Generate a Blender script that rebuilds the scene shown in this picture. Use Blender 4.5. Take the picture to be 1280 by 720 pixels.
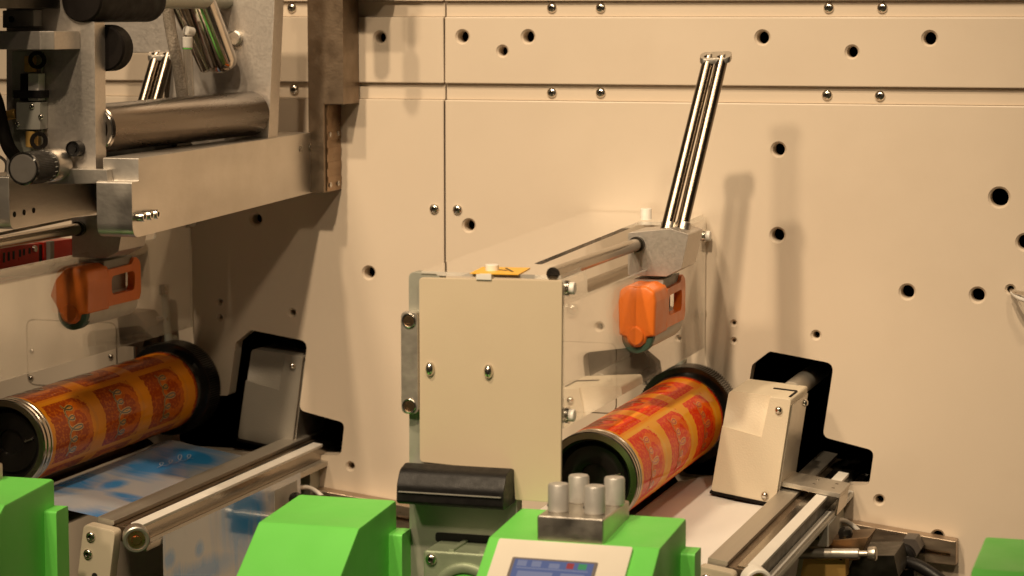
import bpy, bmesh, math, random
from mathutils import Vector, Matrix
random.seed(7)
for o in list(bpy.data.objects): bpy.data.objects.remove(o)
scn = bpy.context.scene
COL = scn.collection
# ------------------------------------------------------------------ camera
F, D, H = 3085.0, 2.6, 1.5
YAW, PITCH = math.radians(17.3), math.radians(6.35)
cd = bpy.data.cameras.new('camera'); cam = bpy.data.objects.new('camera', cd); COL.objects.link(cam)
cam.location = (0, -D, H); cam.rotation_euler = (math.pi/2-PITCH, 0, YAW)
cd.sensor_width = 36; cd.lens = F/1280*36; cd.clip_start = .05; cd.clip_end = 60
cd.dof.use_dof = True; cd.dof.focus_distance = 2.45; cd.dof.aperture_fstop = 9
scn.camera = cam
# ------------------------------------------------------------------ light
w = bpy.data.worlds.new('World'); scn.world = w; w.use_nodes = True
bg = w.node_tree.nodes['Background']; bg.inputs[0].default_value = (1, .74, .50, 1); bg.inputs[1].default_value = .026
def lamp(name, loc, target, power, radius, size, blend, col=(1, .77, .51)):
    l = bpy.data.lights.new(name, 'SPOT'); l.energy = power; l.color = col; l.shadow_soft_size = radius
    l.spot_size = math.radians(size); l.spot_blend = blend
    o = bpy.data.objects.new(name, l); COL.objects.link(o); o.location = loc
    o.rotation_euler = (Vector(target)-Vector(loc)).to_track_quat('-Z', 'Y').to_euler()
lamp('ceiling_spot', (-.41, -3.20, 4.30), (-.75, -.15, 1.26), 480, .085, 25, 1)
lamp('ceiling_spot', (-1.41, -2.80, 4.90), (-.75, -.15, 1.26), 395, .085, 25, 1)
lamp('ceiling_spot', (-1.60, -3.80, 3.50), (-.80, 0, 1.20), 220, .16, 28, 1)
lamp('ceiling_spot', (.90, -2.90, 3.90), (-.72, 0, 1.25), 115, .12, 28, 1)
scn.view_settings.view_transform = 'Standard'; scn.view_settings.look = 'None'
scn.view_settings.gamma = 1; scn.view_settings.exposure = 0; scn.view_settings.use_curve_mapping = False
scn.render.engine = 'CYCLES'
scn.cycles.max_bounces = 10; scn.cycles.transparent_max_bounces = 16
# ------------------------------------------------------------------ pixel -> place
_f = Vector((-math.sin(YAW)*math.cos(PITCH), math.cos(YAW)*math.cos(PITCH), -math.sin(PITCH)))
_r = Vector((math.cos(YAW), math.sin(YAW), 0)); _u = _r.cross(_f)
_C = Vector((0, -D, H))
def ray(px, py): return _f*F + _r*(px-640) - _u*(py-360)
def at(px, py, y):
    d = ray(px, py); return _C + d*((y+D)/d.y)
def atx(px, py, x):
    d = ray(px, py); return _C + d*(x/d.x)
def atz(px, py, z):
    d = ray(px, py); return _C + d*((z-H)/d.z)
def xz(px, py, y): p = at(px, py, y); return (p.x, p.z)
# ------------------------------------------------------------------ materials
MATS = {}
def nodes_of(name):
    m = bpy.data.materials.new(name); m.use_nodes = True
    nt = m.node_tree; b = nt.nodes['Principled BSDF']; MATS[name] = m
    return m, nt, b
def nn(nt, t, **kw):
    n = nt.nodes.new(t)
    for k, v in kw.items(): setattr(n, k, v)
    return n
def pm(name, col, rough=.5, metal=0, var=.06, vscale=14, bump=0, bscale=700, stretch=(1,1,1), rvar=.08, coat=0, smudge=0, spec=.5):
    m, nt, b = nodes_of(name); L = nt.links
    tc = nn(nt, 'ShaderNodeTexCoord'); mp = nn(nt, 'ShaderNodeMapping'); mp.inputs['Scale'].default_value = stretch
    L.new(tc.outputs['Object'], mp.inputs[0])
    n = nn(nt, 'ShaderNodeTexNoise'); n.inputs['Scale'].default_value = vscale; n.inputs['Detail'].default_value = 6
    L.new(mp.outputs[0], n.inputs['Vector'])
    r = nn(nt, 'ShaderNodeMapRange'); r.inputs['From Min'].default_value = .3; r.inputs['From Max'].default_value = .7
    r.inputs['To Min'].default_value = 1-var; r.inputs['To Max'].default_value = 1+var; L.new(n.outputs[0], r.inputs[0])
    mx = nn(nt, 'ShaderNodeMix', data_type='RGBA', blend_type='MULTIPLY'); mx.inputs[0].default_value = 1
    mx.inputs[6].default_value = (*col, 1); L.new(r.outputs[0], mx.inputs[7])
    out = mx.outputs[2]
    n2 = nn(nt, 'ShaderNodeTexNoise'); n2.inputs['Scale'].default_value = vscale*2.3; n2.inputs['Detail'].default_value = 8
    L.new(mp.outputs[0], n2.inputs['Vector'])
    rr = nn(nt, 'ShaderNodeMapRange'); rr.inputs['From Min'].default_value = .3; rr.inputs['From Max'].default_value = .7
    rr.inputs['To Min'].default_value = max(.02, rough-rvar); rr.inputs['To Max'].default_value = min(1, rough+rvar)
    L.new(n2.outputs[0], rr.inputs[0]); L.new(rr.outputs[0], b.inputs['Roughness'])
    if smudge:
        n3 = nn(nt, 'ShaderNodeTexNoise'); n3.inputs['Scale'].default_value = 5; n3.inputs['Detail'].default_value = 9; n3.inputs['Roughness'].default_value = .7
        L.new(tc.outputs['Object'], n3.inputs['Vector'])
        r3 = nn(nt, 'ShaderNodeMapRange'); r3.inputs['From Min'].default_value = .5; r3.inputs['From Max'].default_value = .75
        r3.inputs['To Min'].default_value = 0; r3.inputs['To Max'].default_value = smudge; L.new(n3.outputs[0], r3.inputs[0])
        m3 = nn(nt, 'ShaderNodeMix', data_type='RGBA'); L.new(r3.outputs[0], m3.inputs[0]); L.new(out, m3.inputs[6])
        m3.inputs[7].default_value = (col[0]*.55, col[1]*.5, col[2]*.42, 1); out = m3.outputs[2]
    L.new(out, b.inputs['Base Color'])
    b.inputs['Metallic'].default_value = metal; b.inputs['Specular IOR Level'].default_value = spec
    if coat: b.inputs['Coat Weight'].default_value = coat; b.inputs['Coat Roughness'].default_value = .08
    if bump:
        nb = nn(nt, 'ShaderNodeTexNoise'); nb.inputs['Scale'].default_value = bscale; nb.inputs['Detail'].default_value = 3
        L.new(mp.outputs[0], nb.inputs['Vector'])
        bp = nn(nt, 'ShaderNodeBump'); bp.inputs['Strength'].default_value = bump; bp.inputs['Distance'].default_value = .0006
        L.new(nb.outputs[0], bp.inputs['Height']); L.new(bp.outputs[0], b.inputs['Normal'])
    return m
pm('wall_paint', (.645, .545, .435), .42, 0, .025, 6, .10, 900, smudge=.10)
pm('panel_paint', (.58, .480, .345), .5, 0, .03, 9, .10, 900)
pm('cover_paint', (.66, .575, .44), .5, 0, .03, 12, .45, 520)
pm('block_paint', (.58, .50, .385), .45, 0, .03, 16, .12, 900)
pm('green_paint', (.165, .68, .105), .45, 0, .05, 12, .25, 700)
pm('aluminium', (.60, .56, .50), .40, 1, .12, 20, .30, 420, (1, 1, 1), .10)
pm('brushed_plate', (.64, .60, .55), .42, 1, .14, 9, .25, 260, (1, .25, 1), .10, smudge=.35)
pm('grained_plate', (.60, .55, .50), .44, .85, .05, 300, .22, 1500)
pm('dull_plate', (.40, .40, .34), .5, .45, .05, 40, .12, 900, smudge=.12)
pm('brown_steel', (.26, .20, .145), .45, 1, .15, 30, .3, 400, smudge=.4)
pm('steel_bar', (.52, .48, .42), .40, .75, .12, 40, .2, 300, (1, .08, 1))
pm('extrusion', (.52, .48, .42), .42, .8, .08, 60, .2, 300, (1, .03, 1))
pm('chrome', (.66, .62, .57), .20, 1, .05, 30, 0, 1, (1, 1, 1), .05)
pm('chrome_brown', (.40, .35, .29), .24, 1, .10, 14, .1, 200, (1, .15, 1), .06)
pm('roller_steel', (.17, .14, .115), .27, 1, .12, 30, .1, 200, (1, .1, 1), .06)
pm('screw_steel', (.66, .62, .56), .22, 1, .08, 200)
pm('white_strip', (.80, .77, .72), .45, 0, .03, 40)
pm('black_plastic', (.007, .006, .006), .45, 0, .2, 60, .25, 900, spec=.3)
pm('black_gloss', (.010, .009, .008), .16, 0, .2, 30, 0, 1, (1,1,1), .06)
pm('black_rubber', (.008, .006, .005), .6, 0, .2, 40, .2, 700, spec=.12)
pm('dark_interior', (.006, .005, .004), .8, 0)
pm('dark_steel', (.06, .055, .045), .4, 1, .2, 30)
pm('orange_plastic', (.86, .20, .025), .38, 0, .04, 30, .15, 600)
pm('roller_green', (.05, .10, .07), .5, 0, .1, 60)
pm('roller_grey', (.62, .58, .50), .5, 0, .05, 60)
pm('red_plastic', (.72, .03, .015), .35, 0, .05, 30)
pm('knob_grey', (.50, .48, .45), .42, .35, .04, 60, .25, 900)
pm('knob_face', (.10, .09, .08), .5, 0, .05, 80, .1, 900)
pm('dark_grip', (.07, .058, .05), .42, 0, .08, 60, .2, 700)
pm('bracket_steel', (.42, .33, .25), .36, .9, .18, 60, .25, 300, (.2, 1, 1), .1, smudge=.3)
pm('lever_steel', (.20, .165, .13), .26, 1, .05, 30, 0, 1, (1,1,1), .03)
pm('satin_steel', (.66, .60, .54), .13, 1, .02, 60, 0, 1, (1,1,1), .01)
pm('bezel_cream', (.80, .74, .64), .45, 0, .02, 20)
pm('screen_frame', (.17, .15, .15), .4, 0)
pm('label_yellow', (.90, .48, .03), .4, 0, .03, 40)
pm('ink_black', (.02, .018, .015), .5, 0)
pm('white_plastic', (.78, .75, .70), .35, 0, .02)
pm('paper_web', (.80, .77, .74), .55, 0, .015, 8)
pm('brass', (.62, .38, .11), .38, .6, .12, 30)
pm('bronze', (.30, .20, .12), .35, 1, .2, 30, .2, 300)
pm('copper', (.75, .42, .24), .3, 1, .1, 60)
pm('cable_white', (.72, .68, .62), .45, 0)
pm('valve_grey', (.30, .29, .26), .5, 0, .1, 50)
pm('mirror_edge', (.62, .58, .52), .38, .9, .05, 50, 0, 1, (1,1,1), .03)

def simple_emit(name, col, st, base=(0,0,0)):
    m, nt, b = nodes_of(name); b.inputs['Base Color'].default_value = (*base, 1)
    b.inputs['Emission Color'].default_value = (*col, 1); b.inputs['Emission Strength'].default_value = st
    b.inputs['Roughness'].default_value = .2
    return m
simple_emit('screen_blue', (.17, .22, .42), .50, (.02,.02,.04))
simple_emit('screen_pale', (.36, .38, .52), .5, (.02,.02,.04))
simple_emit('screen_red', (.55, .09, .08), .6)
simple_emit('screen_green', (.12, .42, .16), .6)
simple_emit('led_red', (1, .03, .03), 6)

def acrylic(name, tint, gloss_boost, diff):
    m, nt, b = nodes_of(name); L = nt.links; nt.nodes.remove(b)
    out = nt.nodes['Material Output']
    tr = nn(nt, 'ShaderNodeBsdfTransparent'); tr.inputs[0].default_value = (*tint, 1)
    gl = nn(nt, 'ShaderNodeBsdfGlossy'); gl.inputs['Roughness'].default_value = .02; gl.inputs[0].default_value = (1,1,1,1)
    df = nn(nt, 'ShaderNodeBsdfDiffuse'); df.inputs[0].default_value = (.85,.8,.72,1)
    fr = nn(nt, 'ShaderNodeLayerWeight'); fr.inputs[0].default_value = .5
    pw = nn(nt, 'ShaderNodeMath', operation='POWER'); pw.inputs[1].default_value = 4.2; L.new(fr.outputs['Facing'], pw.inputs[0])
    mu = nn(nt, 'ShaderNodeMath', operation='MULTIPLY_ADD'); mu.inputs[1].default_value = .85*gloss_boost; mu.inputs[2].default_value = .04*gloss_boost; L.new(pw.outputs[0], mu.inputs[0])
    tc = nn(nt, 'ShaderNodeTexCoord'); n = nn(nt, 'ShaderNodeTexNoise'); n.inputs['Scale'].default_value = 9; n.inputs['Detail'].default_value = 8
    L.new(tc.outputs['Object'], n.inputs['Vector'])
    r = nn(nt, 'ShaderNodeMapRange'); r.inputs['From Min'].default_value = .35; r.inputs['From Max'].default_value = .75
    r.inputs['To Min'].default_value = diff*.4; r.inputs['To Max'].default_value = diff*1.6; L.new(n.outputs[0], r.inputs[0])
    m1 = nn(nt, 'ShaderNodeMixShader'); L.new(r.outputs[0], m1.inputs[0]); L.new(tr.outputs[0], m1.inputs[1]); L.new(df.outputs[0], m1.inputs[2])
    m2 = nn(nt, 'ShaderNodeMixShader'); L.new(mu.outputs[0], m2.inputs[0]); L.new(m1.outputs[0], m2.inputs[1]); L.new(gl.outputs[0], m2.inputs[2])
    L.new(m2.outputs[0], out.inputs[0])
    return m
acrylic('acrylic', (.975, .97, .955), 2.0, .14)
acrylic('acrylic_edge', (.96, .95, .92), .8, .45)
acrylic('clear_tube', (.85, .82, .78), 2.0, .15)

pm('film_blue', (.03, .26, .60), .28, 0, .12, 30, coat=.6)
pm('film_pale', (.30, .44, .60), .3, 0, .06, 20, coat=.6)
pm('film_grey', (.58, .57, .56), .28, 0, .06, 20, coat=.6)

def print_material(name, red, orange, gold, pale, dark):
    """printed label sheet: u = along the cylinder in label columns, v = around it in label rows"""
    m, nt, b = nodes_of(name); L = nt.links
    uv = nn(nt, 'ShaderNodeUVMap'); sx = nn(nt, 'ShaderNodeSeparateXYZ'); L.new(uv.outputs[0], sx.inputs[0])
    def M(op, a, b_=None, c=None):
        n = nn(nt, 'ShaderNodeMath', operation=op)
        for i, v in enumerate((a, b_, c)):
            if v is None: continue
            if isinstance(v, (int, float)): n.inputs[i].default_value = v
            else: L.new(v, n.inputs[i])
        return n.outputs[0]
    def mix(fac, a, b_):
        n = nn(nt, 'ShaderNodeMix', data_type='RGBA'); L.new(fac, n.inputs[0])
        for i, v in ((6, a), (7, b_)):
            if isinstance(v, tuple): n.inputs[i].default_value = (*v, 1)
            else: L.new(v, n.inputs[i])
        return n.outputs[2]
    U, V = sx.outputs[0], sx.outputs[1]
    nz = nn(nt, 'ShaderNodeTexNoise'); nz.inputs['Scale'].default_value = 9; nz.inputs['Detail'].default_value = 6; nz.inputs['Distortion'].default_value = 1.5
    L.new(uv.outputs[0], nz.inputs['Vector'])
    wob = M('MULTIPLY', M('SUBTRACT', nz.outputs[0], .5), .10)
    fu, fv = M('FRACT', U), M('FRACT', V)
    odd = M('GREATER_THAN', M('FRACT', M('MULTIPLY', V, .5)), .5)
    def inside(val, lo, hi): return M('MULTIPLY', M('GREATER_THAN', val, lo), M('LESS_THAN', val, hi))
    fuw = M('ADD', fu, wob)
    # even rows: red field with an oval; odd rows: narrower red field, wide gold gap
    redE = M('MULTIPLY', inside(fu, .05, .80), inside(fv, .06, .94))
    redO = M('MULTIPLY', inside(fuw, .07, .80), inside(fv, .05, .97))
    red_m = M('ADD', M('MULTIPLY', redE, M('SUBTRACT', 1, odd)), M('MULTIPLY', redO, odd))
    du = M('DIVIDE', M('SUBTRACT', fuw, .40), .30); dv = M('DIVIDE', M('SUBTRACT', M('ADD', fv, wob), .47), .34)
    r2 = M('ADD', M('MULTIPLY', du, du), M('MULTIPLY', dv, dv))
    ring = inside(r2, .45, .95); core = M('LESS_THAN', r2, .45)
    du2 = M('DIVIDE', M('SUBTRACT', fuw, .58), .33); dv2 = M('DIVIDE', M('SUBTRACT', fv, .5), .55)
    q2 = M('ADD', M('MULTIPLY', du2, du2), M('MULTIPLY', dv2, dv2))
    arc = M('MULTIPLY', inside(q2, .72, 1.0), M('GREATER_THAN', fu, .5))
    arcO = M('MULTIPLY', arc, odd); ringE = M('MULTIPLY', ring, M('SUBTRACT', 1, odd)); coreE = M('MULTIPLY', core, M('SUBTRACT', 1, odd))
    base = mix(nz.outputs[0], orange, gold)
    goldband = M('MULTIPLY', M('SUBTRACT', 1, redO), odd)
    base = mix(M('MULTIPLY', goldband, .85), base, gold)
    c = mix(red_m, base, red)
    n2 = nn(nt, 'ShaderNodeTexNoise'); n2.inputs['Scale'].default_value = 22; n2.inputs['Detail'].default_value = 4; L.new(uv.outputs[0], n2.inputs['Vector'])
    c = mix(M('MULTIPLY', M('MULTIPLY', red_m, inside(n2.outputs[0], .54, .70)), .55), c, orange)
    c = mix(M('MULTIPLY', ringE, .75), c, orange); c = mix(M('MULTIPLY', coreE, .5), c, dark)
    c = mix(M('MULTIPLY', arcO, .8), c, pale)
    oro = M('MULTIPLY', M('MULTIPLY', inside(q2, .2, .5), odd), M('MULTIPLY', red_m, .6)); c = mix(oro, c, orange)
    frame = M('SUBTRACT', 1, M('MULTIPLY', inside(fu, .012, .988), inside(fv, .02, .98))); c = mix(M('MULTIPLY', frame, .8), c, gold)
    L.new(c, b.inputs['Base Color']); b.inputs['Roughness'].default_value = .4
    b.inputs['Coat Weight'].default_value = .30; b.inputs['Coat Roughness'].default_value = .04; b.inputs['Specular IOR Level'].default_value = .02
    bp = nn(nt, 'ShaderNodeBump'); bp.inputs['Strength'].default_value = .04; bp.inputs['Distance'].default_value = .0003
    L.new(n2.outputs[0], bp.inputs['Height']); L.new(bp.outputs[0], b.inputs['Normal'])
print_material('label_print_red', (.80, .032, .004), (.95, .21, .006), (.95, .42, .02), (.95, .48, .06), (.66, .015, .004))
print_material('label_print_amber_shaded', (.30, .045, .004), (.58, .14, .005), (.64, .23, .008), (.56, .20, .015), (.12, .02, .003))  # amber inks, darkened further to carry the shade on this roller
# ------------------------------------------------------------------ mesh helpers
def link(name, me, mat, parent=None, smooth=True, ang=32):
    if mat is not None:
        if isinstance(mat, str): mat = [mat]
        for k in mat: me.materials.append(MATS[k])
    if smooth:
        for p in me.polygons: p.use_smooth = True
        me.set_sharp_from_angle(angle=math.radians(ang))
    o = bpy.data.objects.new(name, me); COL.objects.link(o)
    if parent is not None: attach(o, parent)
    return o
def attach(o, parent):
    o.parent = parent
    o.matrix_parent_inverse = Matrix.Translation(-Vector(parent.location)) if parent.parent is None else Matrix.Identity(4)
def finish(bm, name, mat, parent, bev=0, seg=2, ang=28, smooth=True):
    bmesh.ops.remove_doubles(bm, verts=bm.verts, dist=1e-6)
    bmesh.ops.recalc_face_normals(bm, faces=bm.faces)
    if bev:
        es = [e for e in bm.edges if len(e.link_faces) == 2 and e.calc_face_angle(0) > math.radians(ang)]
        bmesh.ops.bevel(bm, geom=es, offset=bev, segments=seg, profile=.6, affect='EDGES', clamp_overlap=True)
    me = bpy.data.meshes.new(name); bm.to_mesh(me); bm.free()
    o = link(name, me, mat, parent, smooth)
    if bev and smooth:
        wn = o.modifiers.new('weighted', 'WEIGHTED_NORMAL'); wn.keep_sharp = True; wn.weight = 80
    return o
def rnd(pts, r, n=5):
    """round polygon corners; r number or list"""
    out = []; N = len(pts)
    for i in range(N):
        p0, p, p1 = (Vector(pts[i-1]), Vector(pts[i]), Vector(pts[(i+1) % N])); ri = r[i] if isinstance(r, (list, tuple)) else r
        if ri <= 0: out.append(tuple(p)); continue
        a, b = (p0-p), (p1-p); la, lb = a.length, b.length; a.normalize(); b.normalize()
        th = math.acos(max(-1, min(1, a.dot(b)))); d = min(ri/math.tan(th/2), la*.49, lb*.49)
        A, B = p+a*d, p+b*d
        for k in range(n+1):
            t = k/n; out.append(tuple(A*(1-t)**2+p*2*t*(1-t)+B*t*t))
    return out
def extr(bm, pts, f0, f1):
    a = [bm.verts.new(f0(p)) for p in pts]; b = [bm.verts.new(f1(p)) for p in pts]; n = len(pts)
    bm.faces.new(a); bm.faces.new(b[::-1])
    for i in range(n): bm.faces.new((a[i], b[i], b[(i+1) % n], a[(i+1) % n]))
def prism(name, pts, y0, y1, mat, parent=None, bev=.0008, seg=2):
    bm = bmesh.new(); extr(bm, pts, lambda p: (p[0], y0, p[1]), lambda p: (p[0], y1, p[1])); return finish(bm, name, mat, parent, bev, seg)
def prismx(name, pts, x0, x1, mat, parent=None, bev=.0008):      # pts in (y, z)
    bm = bmesh.new(); extr(bm, pts, lambda p: (x0, p[0], p[1]), lambda p: (x1, p[0], p[1])); return finish(bm, name, mat, parent, bev)
def boxm(bm, a, b):
    extr(bm, [(a[0], a[2]), (b[0], a[2]), (b[0], b[2]), (a[0], b[2])], lambda p: (p[0], a[1], p[1]), lambda p: (p[0], b[1], p[1]))
def box(name, a, b, mat, parent=None, bev=.0008, seg=2):
    bm = bmesh.new(); boxm(bm, a, b); return finish(bm, name, mat, parent, bev, seg)
def frame_of(ax):
    ax = Vector(ax).normalized(); t = Vector((0,0,1)) if abs(ax.z) < .9 else Vector((1,0,0))
    e1 = ax.cross(t).normalized(); return ax, e1, ax.cross(e1)
def lathem(bm, p0, axis, prof, n=40, a0=0, a1=2*math.pi):
    ax, e1, e2 = frame_of(axis); p0 = Vector(p0); rings = []
    full = abs(a1-a0-2*math.pi) < 1e-6; m = n if full else n+1
    for h, r in prof:
        if r < 1e-7: rings.append([bm.verts.new(p0+ax*h)]); continue
        rings.append([bm.verts.new(p0+ax*h+(e1*math.cos(a0+(a1-a0)*k/n)+e2*math.sin(a0+(a1-a0)*k/n))*r) for k in range(m)])
    for A, B in zip(rings, rings[1:]):
        for k in range(n):
            k2 = (k+1) % m
            if len(A) == 1 and len(B) == 1: continue
            if len(A) == 1: bm.faces.new((A[0], B[k], B[k2]))
            elif len(B) == 1: bm.faces.new((A[k], A[k2], B[0]))
            else: bm.faces.new((A[k], A[k2], B[k2], B[k]))
def lathe(name, p0, axis, prof, mat, parent=None, n=40):
    bm = bmesh.new(); lathem(bm, p0, axis, prof, n); return finish(bm, name, mat, parent)
def cyl(name, p0, p1, r, mat, parent=None, n=32, ch=.0006):
    p0, p1 = Vector(p0), Vector(p1); Ln = (p1-p0).length
    return lathe(name, p0, p1-p0, [(0, 0), (0, r-ch), (ch, r), (Ln-ch, r), (Ln, r-ch), (Ln, 0)], mat, parent, n)
def tubem(bm, path, r, n=10, cap=True):
    path = [Vector(p) for p in path]; prev = None; rings = []
    for i, p in enumerate(path):
        t = (path[min(i+1, len(path)-1)]-path[max(i-1, 0)]).normalized()
        if prev is None: _, e1, e2 = frame_of(t)
        else:
            e1 = (prev-t*prev.dot(t)).normalized(); e2 = t.cross(e1)
        prev = e1; rr = r[i] if isinstance(r, (list, tuple)) else r
        rings.append([bm.verts.new(p+(e1*math.cos(2*math.pi*k/n)+e2*math.sin(2*math.pi*k/n))*rr) for k in range(n)])
    for A, B in zip(rings, rings[1:]):
        for k in range(n): bm.faces.new((A[k], A[(k+1) % n], B[(k+1) % n], B[k]))
    if cap: bm.faces.new(rings[0]); bm.faces.new(rings[-1][::-1])
def smooth_path(pts, n=8):
    pts = [Vector(p) for p in pts]; P = [pts[0]*2-pts[1]]+pts+[pts[-1]*2-pts[-2]]; out = []
    for i in range(1, len(P)-2):
        for k in range(n):
            t = k/n; a, b, c, d = P[i-1:i+3]
            out.append(.5*((2*b)+(c-a)*t+(2*a-5*b+4*c-d)*t*t+(3*b-a-3*c+d)*t**3))
    out.append(pts[-1]); return out
def tube(name, pts, r, mat, parent=None, n=12, sub=8):
    bm = bmesh.new(); tubem(bm, smooth_path(pts, sub), r, n); return finish(bm, name, mat, parent)
def thing(name, label, cat, loc=(0,0,0), group=None):
    o = bpy.data.objects.new(name, None); COL.objects.link(o); o.location = loc; o.empty_display_size = .02
    o['label'] = label; o['category'] = cat
    if group: o['group'] = group
    return o
def tag(o, label, cat, group=None, kind=None):
    if label: o['label'] = label
    if cat: o['category'] = cat
    if group: o['group'] = group
    if kind: o['kind'] = kind
    return o
def copy_tree(o, dx, label=None, parent=None):
    c = o.copy(); COL.objects.link(c)
    if parent is None:
        c.location = Vector(o.location)+Vector((dx, 0, 0))
        if label: c['label'] = label
    else: c.parent = parent
    for ch in [x for x in bpy.data.objects if x.parent == o]: copy_tree(ch, dx, None, c)
    return c
# shared screw heads (unit radius, facing -y)
def screw_mesh(name, prof, mats, hexr=None, n=20):
    bm = bmesh.new(); lathem(bm, (0,0,0), (0,-1,0), prof, n)
    bmesh.ops.recalc_face_normals(bm, faces=bm.faces)
    me = bpy.data.meshes.new(name); bm.to_mesh(me); bm.free()
    for k in mats: me.materials.append(MATS[k])
    for p in me.polygons: p.use_smooth = True
    me.set_sharp_from_angle(angle=math.radians(40))
    if len(mats) > 1:
        for p in me.polygons:
            c = p.center
            if math.hypot(c.x, c.z) < hexr: p.material_index = 1
    return me
SC_BUTTON = screw_mesh('button_screw', [(0,0),(0,1),(.2,1),(.42,.88),(.58,.62),(.62,.46),(.58,.42),(.25,.40),(.25,0)], ['screw_steel', 'dark_steel'], .36)
SC_DOME = screw_mesh('dome_screw', [(0,0),(0,1),(.15,1),(.45,.9),(.75,.65),(.92,.3),(.95,0)], ['screw_steel'])
SC_SOCKET = screw_mesh('socket_screw', [(0,1.3),(.22,1.3),(.30,1.2),(.25,1.02),(.12,.98),(.14,.62),(.05,.56),(.05,0)], ['screw_steel', 'bronze'], .95)
SC_FLAT = screw_mesh('countersunk_screw', [(0,0),(0,1),(.08,.95),(.08,.5),(-.2,.45),(-.2,0)], ['screw_steel', 'dark_steel'], .44)
SC_CAP = screw_mesh('cap_screw', [(0,0),(0,1),(1.5,1),(1.7,.9),(1.7,.55),(1.1,.5),(1.1,0)], ['screw_steel', 'dark_steel'], .5)
def screw(me, p, r, parent, rz=0, name='screw', sc=None):
    o = bpy.data.objects.new(name, me); COL.objects.link(o); o.location = p; o.rotation_euler = (0, 0, rz)
    o.scale = sc if sc else (r, r, r); attach(o, parent); return o
RX = math.pi/2      # turn a head from facing -y to facing +x
def boolean_cut(o, cutters):
    bm = bmesh.new()
    for fn in cutters: fn(bm)
    bmesh.ops.recalc_face_normals(bm, faces=bm.faces)
    me = bpy.data.meshes.new('cut'); bm.to_mesh(me); bm.free(); c = bpy.data.objects.new('cut', me); COL.objects.link(c)
    md = o.modifiers.new('b', 'BOOLEAN'); md.object = c; md.operation = 'DIFFERENCE'; md.solver = 'EXACT'; md.use_self = True
    dg = bpy.context.evaluated_depsgraph_get(); ev = o.evaluated_get(dg)
    nm = bpy.data.meshes.new_from_object(ev); o.modifiers.clear(); old = o.data; o.data = nm; bpy.data.meshes.remove(old)
    bpy.data.objects.remove(c); bpy.data.meshes.remove(me)
    for p in nm.polygons: p.use_smooth = True
    nm.set_sharp_from_angle(angle=math.radians(20))
PITCHX = .6055      # distance from one printing station to the next
TA = math.radians(8.5); cT, sT = math.cos(TA), math.sin(TA)
def tilt(o, p): return (o[0]+p[0]*cT+p[1]*sT, o[1]-p[0]*sT+p[1]*cT)      # web-path frame, leaning 8.5 degrees

# ================================================================== WALL
wall = bpy.data.objects.new('wall', None); COL.objects.link(wall); wall['kind'] = 'structure'; wall['label'] = 'cream painted machine wall with drilled holes and horizontal joints'
XL, XR, SEAM = -2.1, .35, -.8885
ZS = dict(g1=1.5136, l2=1.4962, g3=1.4230, l4=1.4047)
holes = [(475,47,6.6),(578,46,7.4),(628,64,6.0),(660,46,7.4),(953,47,7.8),(1065,65,6.8),(1162,48,7.8),(973,187,7.6),(972,294,7.9),
    (1249,247,11),(1281,303,9),(1134,365,8.2),(1222,369,8.2),(1263,362,4.4),(586,282,7.2),(461,341,7),(320,274,6.8),(365,391,3.8),
    (275,377,2.3),(275,397,2.3),(438,583,4.3),(1099,625,5.2),(1020,419,4.4),(917,404,2.3),(917,426,2.3),(1172,671,7),(393,596,3.2),(1051,638,3.4)]
def hole_cut(px, py, r):
    p = at(px, py, 0); s = 1150 if px > 560 else 1090; R = r/s
    def f(bm): lathem(bm, (p.x, -.01, p.z), (0,1,0), [(0,0),(0,R+.0026+.0075),(.0128,R),(.06,R),(.06,0)], 28)
    return (p, f)
HC = [hole_cut(*h) for h in holes]
def win_pts(dx):
    P = [(-.519,1.138),(-.449,1.1275),(-.4600,1.0475),(-.4045,1.0355),(-.4092,.9975),(-.475,.995),(-.62,.995),(-.62,1.06),(-.548,1.06),(-.538,1.1225)]
    return rnd([(x+dx, z) for x, z in P], [.006,.010,.008,.008,.007,.004,.01,.01,.004,.005], 6)
def acc_pts(dx, g=0):
    x0, x1, z0, z1 = -.806-g, -.690+g, 1.062-g, 1.139+g
    return rnd([(x0+dx,z0),(x1+dx,z0),(x1+dx,z1),(x0+dx,z1)], .010, 6)
def wall_panel(x0, x1, z0, z1, yf, cutters, name='wall_panel'):
    o = box(name, (x0, yf, z0), (x1, .02, z1), 'wall_paint', wall, .0011, 2)
    hs = [f for p, f in HC if x0 < p.x < x1 and z0 < p.z < z1]+cutters
    if hs: boolean_cut(o, hs)
    return o
g = .0008
def poly_cut(pts):
    def f(bm): extr(bm, pts, lambda p: (p[0], -.03, p[1]), lambda p: (p[0], .05, p[1]))
    return f
for x0, x1, side in ((XL, SEAM-g, 0), (SEAM+g, XR, 1)):
    dx = -PITCHX if side == 0 else 0
    wall_panel(x0, x1, ZS['g1'], 1.95, 0, [])
    wall_panel(x0, x1, ZS['l2'], ZS['g1']-.0002, .0058, [], 'rail_strip')
    wall_panel(x0, x1, ZS['g3'], ZS['l2']-.0002, 0, [])
    wall_panel(x0, x1, ZS['l4'], ZS['g3']-.0002, .0058, [], 'rail_strip')
    wall_panel(x0, x1, .70, ZS['l4']-.0002, 0, [poly_cut(win_pts(dx)), poly_cut(acc_pts(dx, .0011))])
    a = prism('access_panel', acc_pts(dx), -.0006, .018, 'wall_paint', wall, .0006)
    for sx, sz in ((-.800, 1.102), (-.697, 1.1), (-.802, 1.07)): screw(SC_DOME, (sx+dx, -.0006, sz), .0036, wall)
for px, py in ((690,10),(751,10),(1036,10),(1103,10),(690,116),(751,116),(1034,119),(1100,120),(365,10),(368,112)):
    screw(SC_BUTTON, at(px, py, .0058), .0056, wall)
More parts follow.
